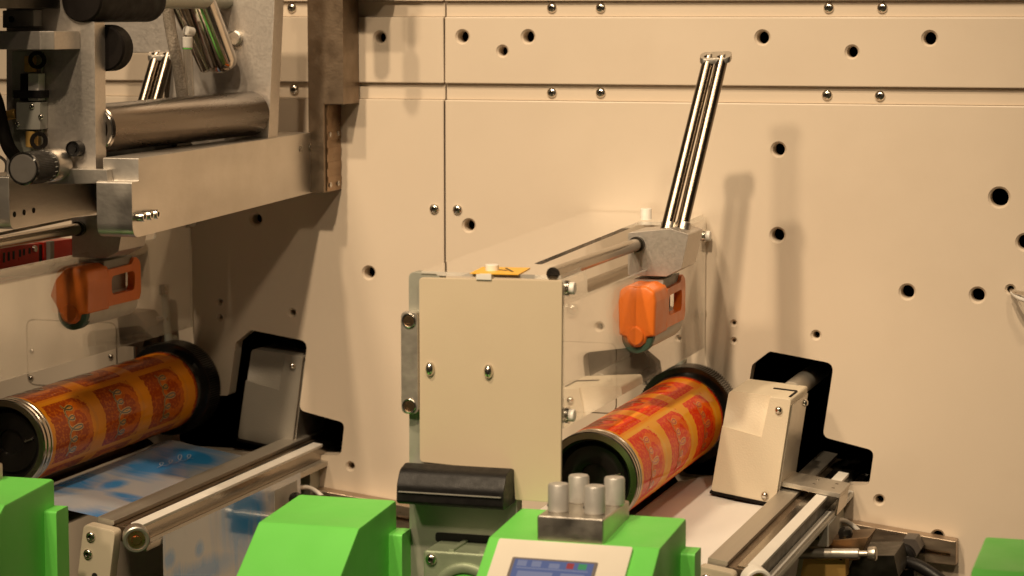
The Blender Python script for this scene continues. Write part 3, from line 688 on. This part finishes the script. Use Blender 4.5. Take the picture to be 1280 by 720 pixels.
# paper web under the red roller
def web_sheet(name, path, y0, y1, mat, label, cat, group=None):
    bm = bmesh.new(); pts = [Vector((p[0], 0, p[1])) for p in path]
    top = smooth_path(pts, 5); th = .0006
    A = []
    ny = 10
    for p in top: A.append([bm.verts.new((p.x, y0+(y1-y0)*j/ny, p.z)) for j in range(ny+1)])
    for a, b in zip(A, A[1:]):
        for j in range(ny): bm.faces.new((a[j], a[j+1], b[j+1], b[j]))
    r = bmesh.ops.solidify(bm, geom=bm.faces[:], thickness=th)
    o = finish(bm, name, mat, None); tag(o, label, cat, group); return o
wo = (-.549, 1.0055)
web_sheet('paper_web', [(-.70,1.004),(-.64,.996),(-.600,1.0020),tilt(wo,(-.02,0)),tilt(wo,(.03,0)),tilt(wo,(.0705,0)),tilt(wo,(.085,-.018)),tilt(wo,(.086,-.10))], -.440, -.055, 'paper_web', 'white paper web passing under the cream cover', 'paper web')
wl_ = (-.549-PITCHX, 1.0165)
fw = thing('film_web', 'blue printed film running over the guide rail and hanging down', 'film', (-1.10, -.25, .9))
def film_part(name, path, y0, y1, mat, par, th=.0005):
    bm = bmesh.new(); top = smooth_path([Vector((p[0], 0, p[1])) for p in path], 5); ny = 8; A = []
    for p in top: A.append([bm.verts.new((p.x, y0+(y1-y0)*j/ny, p.z)) for j in range(ny+1)])
    for a, b in zip(A, A[1:]):
        for j in range(ny): bm.faces.new((a[j], a[j+1], b[j+1], b[j]))
    bmesh.ops.solidify(bm, geom=bm.faces[:], thickness=th); return finish(bm, name, mat, par)
film_part('upper_film', [(-1.31,1.004),(-1.25,1.000),tilt(wl_,(-.04,-.003)),tilt(wl_,(0,-.001)),tilt(wl_,(.069,-.001))], -.440, -.085, 'film_grey', fw)
hangx = RO[0]-PITCHX+.0520
film_part('hanging_film', [(hangx+.002,.9925),(hangx+.002,.97),(hangx+.002,.93),(hangx+.002,.90)], -.440, -.085, 'film_grey', fw)
# printed blue shapes on the film, drawn as thin ink layers
def ink_patch(name, pts3, mat, par):
    bm = bmesh.new(); bm.faces.new([bm.verts.new(p) for p in pts3]); bmesh.ops.triangulate(bm, faces=bm.faces[:])
    return finish(bm, name, mat, par, smooth=False)
def film_z(x): return wl_[1]-(x-wl_[0])*math.tan(TA)+.0004
def fp(px, py):
    # walk the pixel ray to the inclined film
    y = -.25; z = 1.012
    for _ in range(12):
        p = atz(px, py, z); z = film_z(p.x)+.0006
    return (p.x, p.y, z)
def hp_(px, py): p = atx(px, py, hangx+.002); return p
blobs = []      # printed blue motifs: centre on the film and half sizes in metres
for px, py, rx, ry in ((196,580,.034,.060),(238,570,.036,.050),(140,604,.010,.024),(158,618,.020,.012),(172,624,.020,.010),(108,648,.036,.045),(80,600,.03,.05)):
    c_ = fp(px, py); blobs.append((c_, (rx, ry, .02)))
for px, py, ry, rz in ((168,700,.055,.07),(211,700,.011,.009),(249,687,.011,.009),(300,640,.065,.055),(250,718,.12,.016)):
    blobs.append((hp_(px, py), (.01, ry, rz)))
m, nt, b = nodes_of('printed_film'); L = nt.links; tc = nn(nt, 'ShaderNodeTexCoord')
nz = nn(nt, 'ShaderNodeTexNoise'); nz.inputs['Scale'].default_value = 16; nz.inputs['Detail'].default_value = 4; nz.inputs['Distortion'].default_value = 1.2
mpf = nn(nt, 'ShaderNodeMapping'); mpf.inputs['Scale'].default_value = (.6, 1.6, .35); L.new(tc.outputs['Object'], mpf.inputs[0]); L.new(mpf.outputs[0], nz.inputs['Vector'])
mskd = None
for cc, rr in blobs:
    sb = nn(nt, 'ShaderNodeVectorMath', operation='SUBTRACT'); L.new(tc.outputs['Object'], sb.inputs[0]); sb.inputs[1].default_value = cc
    dv = nn(nt, 'ShaderNodeVectorMath', operation='DIVIDE'); L.new(sb.outputs[0], dv.inputs[0]); dv.inputs[1].default_value = rr
    ln = nn(nt, 'ShaderNodeVectorMath', operation='LENGTH'); L.new(dv.outputs[0], ln.inputs[0])
    if mskd is None: mskd = ln.outputs['Value']
    else:
        mn = nn(nt, 'ShaderNodeMath', operation='MINIMUM'); L.new(mskd, mn.inputs[0]); L.new(ln.outputs['Value'], mn.inputs[1]); mskd = mn.outputs[0]
ad = nn(nt, 'ShaderNodeMath', operation='MULTIPLY_ADD'); L.new(nz.outputs[0], ad.inputs[0]); ad.inputs[1].default_value = 1.8; L.new(mskd, ad.inputs[2])
mr = nn(nt, 'ShaderNodeMapRange'); L.new(ad.outputs[0], mr.inputs[0]); mr.inputs['From Min'].default_value = 1.45; mr.inputs['From Max'].default_value = 2.25; mr.inputs['To Min'].default_value = 1; mr.inputs['To Max'].default_value = 0
mx = nn(nt, 'ShaderNodeMix', data_type='RGBA'); L.new(mr.outputs[0], mx.inputs[0]); mx.inputs[6].default_value = (.46, .50, .56, 1); mx.inputs[7].default_value = (.03, .28, .68, 1)
L.new(mx.outputs[2], b.inputs['Base Color']); b.inputs['Roughness'].default_value = .22; b.inputs['Coat Weight'].default_value = 1; b.inputs['Coat Roughness'].default_value = .06
for ch_ in bpy.data.objects:
    if ch_.parent == fw: ch_.data.materials.clear(); ch_.data.materials.append(MATS['printed_film'])
sq = squiggle(3, 4); bmq = bmesh.new()
pp3 = [fp(196+46*x, 585-12*x-9*y) for x, y in sq]
for a, b in zip(pp3, pp3[1:]):
    a, b = Vector(a), Vector(b); d = b-a
    if d.length < 1e-6: continue
    nrm = d.cross(Vector((0,0,1))).normalized()*.0006; bmq.faces.new([bmq.verts.new(v) for v in (a+nrm, b+nrm, b-nrm, a-nrm)])
finish(bmq, 'film_lettering', 'film_pale', fw, smooth=False)

# guard of the shaded station
g2 = thing('guard_cover', 'clear acrylic guard sheets hanging in shade below the steel die unit', 'machine guard', (-.655-PITCHX, -.56, 1.075))
guard_sheets(g2, -PITCHX)
prism('front_panel', [(x-PITCHX, z) for x, z in pp], -.5630, -.5590, 'panel_paint', g2, .0009)
prism('frame_plate', [(x-PITCHX, z) for x, z in ((-.7335,.80),(-.632,.80),(-.632,1.108),(-.700,1.260),(-.7325,1.273))], -.5560, -.5400, 'dull_plate', g2, .001)
# red interlock switch under the rods
rs = thing('interlock_switch', 'red interlock switch with dark print seen between two steel rods', 'switch', (-1.26, -.40, 1.24))
def sxbox(name, c, mat, par, x0, x1, bev=.0008):      # corners given as pixels on the plane x = x1
    P = [atx(px, py, x1) for px, py in c]; prismx(name, [(p.y, p.z) for p in P], x0, x1, mat, par, bev)
XS = -1.276
sxbox('switch_body', ((-40,312),(49,304),(49,334),(-40,346)), 'red_plastic', rs, XS-.03, XS)
sxbox('switch_head', ((55,303),(92,298),(92,322),(55,330)), 'red_plastic', rs, XS-.03, XS-.001)
sxbox('switch_neck', ((49,306),(55,305),(55,329),(49,331)), 'dark_steel', rs, XS-.028, XS-.003)
sxbox('actuator_key', ((63,302),(68,301),(68,326),(63,327)), 'valve_grey', rs, XS-.002, XS+.004)
for k, (px, py) in enumerate(((4,322),(10,321),(16,320),(24,318),(29,317),(36,316))):
    sxbox('print_line', ((px,py-6),(px+2.5,py-6.4),(px+2.5,py+6-k),(px,py+6.4-k)), 'ink_black', rs, XS-.0005, XS+.0004, 0)
lathe('switch_screw', atx(42,311,XS)+Vector((0,0,.0)), (1,0,0), [(0,0),(0,.004),(.003,.0035),(.0035,0)], 'screw_steel', rs, 16)

# ================================================================== DIE UNIT (upper left)
du = thing('die_unit', 'steel die unit frame of thick plates bolted to the cream wall', 'machine frame', (-1.05, -.04, 1.29))
XF = -1.029
prof = rnd([(-.497,1.2890),(-.497,1.3425),(-.482,1.3425),(-.482,1.3640),(-.040,1.3685),(-.040,1.3015)], [.014,.002,.001,.001,0,0], 6)
prismx('side_bar', prof, XF-.037, XF, 'brushed_plate', du, .0012)
XB = at(12, 260, -.49).x
prismx('side_bar', rnd([(-.490,1.2930),(-.490,1.3450),(-.040,1.3450),(-.040,1.2990)], [.012,.002,0,0], 6), XB-.037, XB, 'brushed_plate', du, .0012)
for px, py in ((18,268),(30,265.5),(42,263)):
    p = atx(px, py, XB); lathe('bore', p+Vector((-.002,0,0)), (1,0,0), [(0,0),(0,.0028),(.0024,.0028),(.0024,0)], 'dark_interior', du, 16)
for px, py in ((172,271),(181,269),(189,267.5)): screw(SC_CAP, atx(px, py, XF+.001), .0045, du, RX, 'cap_screw')
for px, py in ((376,186),(388,184)): screw(SC_FLAT, atx(px, py, XF+.0006), .0036, du, RX)
# front plate, standing between the bars
YF = -.482
fpz = [xz(8,-60,YF), xz(100,-60,YF), xz(101,18,YF), xz(109,27,YF), xz(118,27,YF), xz(120,222,YF), xz(8,226,YF)]
prism('front_plate', rnd(fpz, [0,0,.006,.004,.002,.001,.001], 4), YF, YF+.022, 'grained_plate', du, .001)
prism('foot_ledge', [xz(88,211,YF-.012), xz(133,212,YF-.012), xz(135,229,YF-.012), xz(60,231,YF-.012), xz(60,213,YF-.012)], YF-.012, YF-.0005, 'brushed_plate', du, .0008)
za, zb = at(30,62,YF-.05).z, at(30,39,YF-.05).z
xq = [at(-60,50,YF-.05).x, at(50,50,YF-.05).x, at(68,50,YF-.042).x, at(100,50,YF-.001).x]
bm = bmesh.new(); extr(bm, [(xq[0],YF-.05),(xq[1],YF-.05),(xq[2],YF-.042),(xq[3],YF-.001),(xq[0],YF-.001)], lambda p: (p[0],p[1],za), lambda p: (p[0],p[1],zb)); finish(bm, 'cross_bar', 'grained_plate', du, .0008)
box('upper_housing', (-1.36, YF-.21, 1.5045), (at(76,10,YF).x, YF-.001, 1.60), 'dark_steel', du, .001)
prism('latch_block', [xz(3,13,YF-.018), xz(42,12,YF-.018), xz(42,33,YF-.018), xz(3,35,YF-.018)], YF-.018, YF-.001, 'valve_grey', du, .001)
lathe('latch_bore', at(14,24,YF-.0186), (0,1,0), [(0,0),(0,.003),(.001,.003),(.001,0)], 'dark_interior', du, 16)
# rear plate with its opening; hidden lower part added to block lamp light
YR = -.150
rp = [xz(120,-60,YR), xz(346,-60,YR), (-1.0365,1.3665), (-1.0665,1.3665), (-1.0665,1.296), (XB+.002,1.296), (XB+.002,1.362), xz(205,142,YR), xz(205,66,YR), xz(120,66,YR)]
prism('rear_plate', rnd(rp, 0, 4), YR, YR+.026, 'grained_plate', du, .0012)
dc = thing('light_block_cylinder', 'unseen dark steel cylinder added between the die unit bars to block light', 'roller', (-1.115, -.28, 1.285))  # unseen cylinder added between the bars to keep lamp light off the wall
cyl('barrel', (XB+.006, -.285, 1.3330), (XF-.0435, -.285, 1.3330), .040, 'dark_steel', dc, 48, .002)
cyl('shaft', (XB-.004, -.285, 1.3330), (XF-.036, -.285, 1.3330), .012, 'steel_bar', dc)
# wall bracket
pr = [(-1.0310,1.3020),(-1.0125,1.3020),(-1.0125,1.4000),(-.9890,1.4000),(-.9890,1.62),(-1.0310,1.62)]
prism('wall_bracket', pr, -.050, -.0008, 'brown_steel', du, .001)
box('bracket_head', (-1.0305,-.0600,1.530), (-.9440,-.0510,1.62), 'brown_steel', du, .001)
box('bracket_head', (-.9885,-.0508,1.530), (-.9440,-.0008,1.62), 'brown_steel', du, .001)
lathe('cable_plug', (-.945,-.100,1.521), (0,0,1), [(0,0),(0,.007),(.004,.009),(.050,.0095),(.056,.005),(.10,.0045),(.10,0)], 'black_plastic', du, 20)
bs = box('bracket_shim', (-1.0124,-.044,1.3028), (-1.0112,-.0012,1.3990), 'bronze', du, .0003)
for zc in (1.312, 1.328, 1.344, 1.360, 1.376, 1.391): box('shim_rib', (-1.0113,-.043,zc), (-1.0104,-.002,zc+.0075), 'bronze', du, .0003)
for py, pz in ((-.036,1.3660),(-.012,1.3660),(-.036,1.3100),(-.012,1.3100)): screw(SC_FLAT, (-1.0102, py, pz), .0030, du, RX)
# long steel roller
c = at(306,141,YR)
lr = thing('steel_roller', 'long polished steel roller between the plates of the die unit', 'roller', (c.x, -.3, c.z-.021))
f0, f1 = at(118, 161, YF+.0245), at(317, 141, YR-.001); ra = f1-f0; rl = ra.length
lathe('barrel', f0, ra, [(0,0),(0,.0222),(.001,.0236),(rl-.008,.0236),(rl-.0035,.0215),(rl-.0015,.015),(rl,0)], 'roller_steel', lr, 56)
lathe('end_ring', f0-ra.normalized()*.0018, ra, [(.002,.0150),(0,.0160),(0,.0205),(.001,.0215),(.0018,.0215)], 'chrome', lr, 48)
# black rubber rollers
p = at(122,0,YF+.03); r1 = thing('rubber_roller', 'black rubber roller across the top of the die unit', 'roller', (p.x, -.38, p.z-.02))
lathe('barrel', (p.x, YF-.004, p.z), (0,1,0), [(0,0),(0,.0195),(.002,.0212),(.140,.0212),(.146,.019),(.148,.012),(.148,0)], 'black_rubber', r1, 40)
cyl('journal', (p.x, YF+.14, p.z), (p.x, YR+.002, p.z), .008, 'dull_plate', r1)
p = at(133,60,YF+.03); r2 = thing('rubber_roller', 'short black rubber roller just behind the front plate of the die unit', 'roller', (p.x, -.41, p.z-.02))
lathe('barrel', (p.x, YF+.0225, p.z), (0,1,0), [(0,0),(0,.0205),(.002,.0222),(.020,.0222),(.024,.019),(.024,0)], 'black_rubber', r2, 40)
# angled chrome air cylinder
ac = thing('air_cylinder', 'polished chrome cylinder slanting down in front of the rear plate', 'cylinder', at(280,98,YR))
a0, a1 = at(222,-70,YR-.075), at(281,88,YR-.0185)
d = (a1-a0); Ln = d.length
lathe('barrel', a0, d, [(0,0),(0,.0172),(Ln-.012,.0172),(Ln-.006,.0160),(Ln-.002,.0125),(Ln+.001,.006),(Ln+.0015,0)], 'satin_steel', ac, 48)
b0, b1 = at(196,-50,YR-.085), at(257,86,YR-.030)
lathe('side_tube', b0, b1-b0, [(0,0),(0,.0066),((b1-b0).length,.0066),((b1-b0).length+.003,.004),((b1-b0).length+.003,0)], 'satin_steel', ac, 28)
lathe('mount_boss', at(292,48,YR-.006), (0,1,0), [(0,0),(0,.0065),(.0015,.0085),(.0058,.0085),(.0058,0)], 'aluminium', ac, 28)
# hoses
h = tube('braided_hose', [at(203,-40,-.26), at(208,0,-.25), at(214,40,-.24), at(222,80,-.235), at(229,128,-.23)], .0062, None, None, 14, 16)
m, nt, b = nodes_of('braid'); L = nt.links; tc = nn(nt, 'ShaderNodeTexCoord'); wv = nn(nt, 'ShaderNodeTexVoronoi'); wv.inputs['Scale'].default_value = 520
L.new(tc.outputs['Object'], wv.inputs['Vector']); cr = nn(nt, 'ShaderNodeValToRGB'); L.new(wv.outputs[0], cr.inputs[0]); cr.color_ramp.elements[0].color = (.42,.36,.30,1); cr.color_ramp.elements[1].color = (.18,.15,.12,1)
L.new(cr.outputs[0], b.inputs['Base Color']); bp = nn(nt, 'ShaderNodeBump'); bp.inputs['Strength'].default_value = .6; bp.inputs['Distance'].default_value = .0008; L.new(wv.outputs[0], bp.inputs['Height']); L.new(bp.outputs[0], b.inputs['Normal']); b.inputs['Roughness'].default_value = .35
h.data.materials.append(MATS['braid']); tag(h, 'grey braided hose hanging beside the slanting chrome cylinder', 'hose')
ch = thing('clear_tube', 'clear air tube with cream elbow fitting above the steel roller', 'tube', at(236,126,-.22))
tube('tube', [at(234,60,-.225), at(236,90,-.222), at(237,110,-.220), at(238,128,-.218)], .0050, 'clear_tube', ch, 14)
cyl('fitting', at(234,46,-.225), at(234,60,-.225), .0056, 'white_plastic', ch)
cyl('elbow', at(232,38,-.225), at(241,40,-.215), .0048, 'white_plastic', ch)
cyl('green_collet', at(234,59.5,-.225), at(234,61.5,-.225), .0052, 'green_paint', ch, 20, .0002)
tube('inner_wire', [at(222,70,-.2), at(228,100,-.21), at(231,128,-.215)], .0025, 'clear_tube', ch, 8)
# micrometer knob
p = at(29,211,-.5575); mk = thing('micrometer_knob', 'black knurled micrometer knob with silver end face on the die unit', 'knob', (p.x, -.50, p.z))
bm = bmesh.new(); T = 60; prof = []
for k in range(T):
    for q, rr in ((0,.0152),(.5,.0155)):
        a = 2*math.pi*(k+q)/T; prof.append((p.x+rr*math.sin(a), p.z+rr*math.cos(a)))
extr(bm, prof, lambda v: (v[0], -.5555, v[1]), lambda v: (v[0], -.5255, v[1])); finish(bm, 'grip', 'black_plastic', mk, 0, smooth=False)
lathe('end_face', (p.x, -.5585, p.z), (0,1,0), [(0,0),(0,.0128),(.0008,.0136),(.003,.0140),(.003,0)], 'knob_face', mk, 40)
lathe('rim', (p.x, -.5587, p.z), (0,1,0), [(.0012,.0137),(0,.0142),(.001,.0154),(.004,.0156),(.004,.0137)], 'black_gloss', mk, 40)
lathe('scale_ring', (p.x, -.5256, p.z), (0,1,0), [(0,0),(0,.0146),(.010,.0146),(.010,0)], 'black_plastic', mk, 40)
for k in range(20):
    a = 2*math.pi*k/20; v = Vector((p.x+.0147*math.sin(a), 0, p.z+.0147*math.cos(a)))
    cyl('graduation', (v.x, -.5220, v.z), (v.x, -.5170, v.z), .0003, 'white_plastic', mk, 5, .00005)
lathe('sleeve', (p.x, -.5157, p.z), (0,1,0), [(0,0),(0,.0152),(.001,.0158),(.0255,.0158),(.0255,0)], 'brushed_plate', mk, 40)
bb = at(92,186,YF-.010); bo = lathe('bolt', (bb.x, YF-.012, bb.z), (0,1,0), [(0,0),(0,.0035),(.002,.0035),(.002,.0065),(0,.0070),(0,.0074),(.0115,.0074),(.0115,0)], 'black_plastic', mk, 24)
# valve and fittings on the front plate
va = thing('air_valve', 'small grey air valve with brass fittings on the shaded front plate', 'valve', at(35,180,YF))
def vb(name, px0, py0, px1, py1, y0, mat): prism(name, [xz(px0,py1,y0), xz(px1,py1,y0), xz(px1,py0,y0), xz(px0,py0,y0)], y0, YF-.0006, mat, va, .0008)
vb('valve_body', 20,128,50,162, YF-.016, 'valve_grey')
vb('mount_bar', 16,113,51,123, YF-.018, 'black_plastic')
vb('solenoid', 35,92,48,126, YF-.0145, 'white_plastic')
vb('coil', 25,92,34.5,126, YF-.012, 'black_plastic')
vb('back_plate', 15,64,52,200, YF-.004, 'dull_plate')
for px, py in ((38,70),(38,80)): cyl('fitting', at(px,py+10,YF-.009), at(px,py,YF-.009), .0058, 'brass', va, 16)
cyl('fitting', at(40,164,YF-.010), at(40,184,YF-.010), .0060, 'brass', va, 16)
cyl('fitting', at(2,146,YF-.010), at(20,142,YF-.010), .0048, 'brass', va, 16)
lathe('o_ring', at(46,75,YF-.012), (.7,-.7,0), [(0,.005),(0,.0085),(.003,.0085),(.003,.005)], 'black_rubber', va, 24)
lathe('o_ring', at(48,176,YF-.012), (.7,-.7,0), [(0,.005),(0,.0085),(.003,.0085),(.003,.005)], 'black_rubber', va, 24)
for px, py in ((40,133),(22,155),(51,146)): screw(SC_BUTTON, at(px,py,YF-.0165), .0026, va)
tube('black_hose', [at(-12,110,YF-.02), at(-4,128,YF-.02), at(2,155,YF-.02), at(10,182,YF-.02), at(22,200,YF-.01)], .0065, 'black_rubber', va)
t = tube('signal_wire', [at(-15,190,-.40), at(0,196,-.40), at(8,205,-.41), at(6,222,-.42)], .0016, 'cable_white'); tag(t, 'thin pale wire looping beside the micrometer knob', 'wire')

# ================================================================== UNDER THE RAILS: wall brackets, clamps, sensors, cables
def wall_bracket(dx, label, full):
    root = thing('slotted_bracket', label, 'bracket', (-.36+dx, -.01, .92), 'slotted steel brackets on the wall')
    P = [xz(1052,652,-.02), xz(1195,677,-.02), xz(1195,707,-.02), xz(1052,690,-.02)]
    o = prism('bar', [(a+dx, b) for a, b in P], -.020, -.0008, 'bracket_steel', root, .0008)
    S = rnd([xz(1097,679,-.02), xz(1187,693,-.02), xz(1187,687,-.02), xz(1097,672.5,-.02)], .002, 3)
    sp = [xz(1096,677,-.02), xz(1188,690,-.02), xz(1188,697,-.02), xz(1096,684,-.02)]
    boolean_cut(o, [lambda bm: extr(bm, [(a+dx, b) for a, b in sp], lambda p: (p[0], -.03, p[1]), lambda p: (p[0], -.006, p[1]))])
    return root
wall_bracket(0, 'slotted steel bracket on the wall under the clamp lever', 1)
wall_bracket(-PITCHX, 'slotted steel bracket on the wall behind the plain green console', 0)
cv = thing('clamp_lever', 'black clamp lever with hexagon head on the slotted bracket', 'clamp lever', at(1128,700,-.03))
c0 = at(1131,696,-.055)
lathe('hexagon_head', (c0.x+.004, -.050, c0.z+.008), (0,1,0), [(0,0),(0,.0115),(.001,.0122),(.028,.0122),(.029,0)], 'dark_grip', cv, 6)
lathe('boss', (c0.x-.002, -.062, c0.z), (0,1,0), [(0,0),(0,.0095),(.003,.0125),(.012,.0130),(.012,0)], 'black_plastic', cv, 28)
lathe('boss_ring', (c0.x-.002, -.0625, c0.z), (0,1,0), [(0,.006),(0,.0085),(.001,.009),(.001,.006)], 'black_gloss', cv, 28)
tube('lever_arm', [at(1132,702,-.062), at(1150,708,-.068), at(1172,722,-.075), at(1195,740,-.08)], .0066, 'black_plastic', cv)
ar = prism('lever_shade', [xz(1120,712,-.05), xz(1143,712,-.05), xz(1146,760,-.05), xz(1118,760,-.05)], -.05, -.03, 'black_plastic', cv, .003)
def under_rail(dx, lab, lab2, lab3):
    root = thing('sensor_carrier', lab, 'sensor', (-.46+dx, -.12, .93), 'sensor carriers under the guide rails')
    def q(px, py, y): a = xz(px, py, y); return (a[0]+dx, a[1])
    Y = -.16
    prism('sensor_box', [q(992,653,Y), q(1036,656,Y), q(1036,684,Y), q(992,682,Y)], Y, Y+.065, 'valve_grey', root, .001)
    prism('sensor_window', rnd([q(1004,668,Y-.001), q(1024,669,Y-.001), q(1024,675,Y-.001), q(1004,674,Y-.001)], .002, 4), Y-.0006, Y+.002, 'black_gloss', root, 0)
    prism('carrier', [q(1030,676,Y+.02), q(1086,672,Y+.02), q(1074,700,Y+.02), q(1030,705,Y+.02)], Y+.022, Y+.070, 'bronze', root, .001)
    p0, p1 = at(985,692,Y-.012)+Vector((dx,0,0)), at(1074,692,Y-.012)+Vector((dx,0,0))
    cyl('cross_rod', p0, p1, .0052, 'steel_bar', root)
    ax = (p1-p0).normalized()
    lathe('thumb_nut', p1, ax, [(0,0),(0,.0030),(.009,.0030),(.009,.0066),(.010,.0072),(.0165,.0072),(.0175,.006),(.0175,0)], 'aluminium', root, 28)
    prism('brass_block', [q(1006,690,Y-.008), q(1057,692,Y-.008), q(1057,722,Y-.008), q(1000,722,Y-.008)], Y-.008, Y+.014, 'brass', root, .0008)
    for px, py in ((1011,697),(1051,699)):
        a = q(px, py, Y-.0086); lathe('bore', (a[0], Y-.0084, a[1]), (0,1,0), [(0,0),(0,.0012),(.001,.0012),(.001,0)], 'dark_interior', root, 12)
    a = q(1057,666,Y+.03); lathe('ball_knob', (a[0], Y+.03, a[1]-.010), (0,0,1), [(0,0),(0,.004),(.003,.0045),(.005,.0068),(.010,.0078),(.014,.0064),(.0165,.003),(.017,0)], 'black_gloss', root, 28)
    prism('hanger_post', [q(1024,600,-.03), q(1050,604,-.03), q(1050,668,-.03), q(1024,668,-.03)], -.030, -.0012, 'dull_plate', root, .001)
    prism('lower_bar', [q(1062,702,Y), q(1112,702,Y), q(1118,730,Y), q(1050,730,Y)], Y+.03, Y+.10, 'dark_steel', root, .001)
    c = tube('sensor_cable', [at(1036,654,-.10)+Vector((dx,0,0)), at(1052,650,-.06)+Vector((dx,0,0)), at(1066,657,-.05)+Vector((dx,0,0)), at(1078,669,-.055)+Vector((dx,0,0)), at(1088,684,-.065)+Vector((dx,0,0)), at(1098,702,-.075)+Vector((dx,0,0)), at(1106,726,-.08)+Vector((dx,0,0))], .0026, 'cable_white')
    tag(c, lab2, 'cable', 'pale cables under the guide rails'); return root
under_rail(0, 'brass and steel sensor carrier with black ball knob under the guide rail', 'white cable curving down beside the black ball knob', '')
s2 = under_rail(-PITCHX, 'grey sensor carrier with red pilot lights beside the hanging blue film', 'pale cable showing behind the plain green console', '')
for px, py in ((310,627),(312,639)): lathe('pilot_light', at(px, py, -.17), (0,-1,0), [(0,0),(0,.0016),(.001,.0012),(.0014,0)], 'led_red', s2, 12)
# wall pin
wp = thing('wall_pin', 'bent steel pin sticking out of the wall hole past the row of holes', 'pin', at(1264,362,0))
tube('pin', [at(1264,362,.01), at(1266,364,-.01), at(1274,366,-.03), at(1300,369,-.06)], .0024, 'chrome', wp)
tube('pin_tip', [at(1266,366,-.012), at(1276,373,-.03), at(1300,380,-.05)], .0028, 'white_plastic', wp)
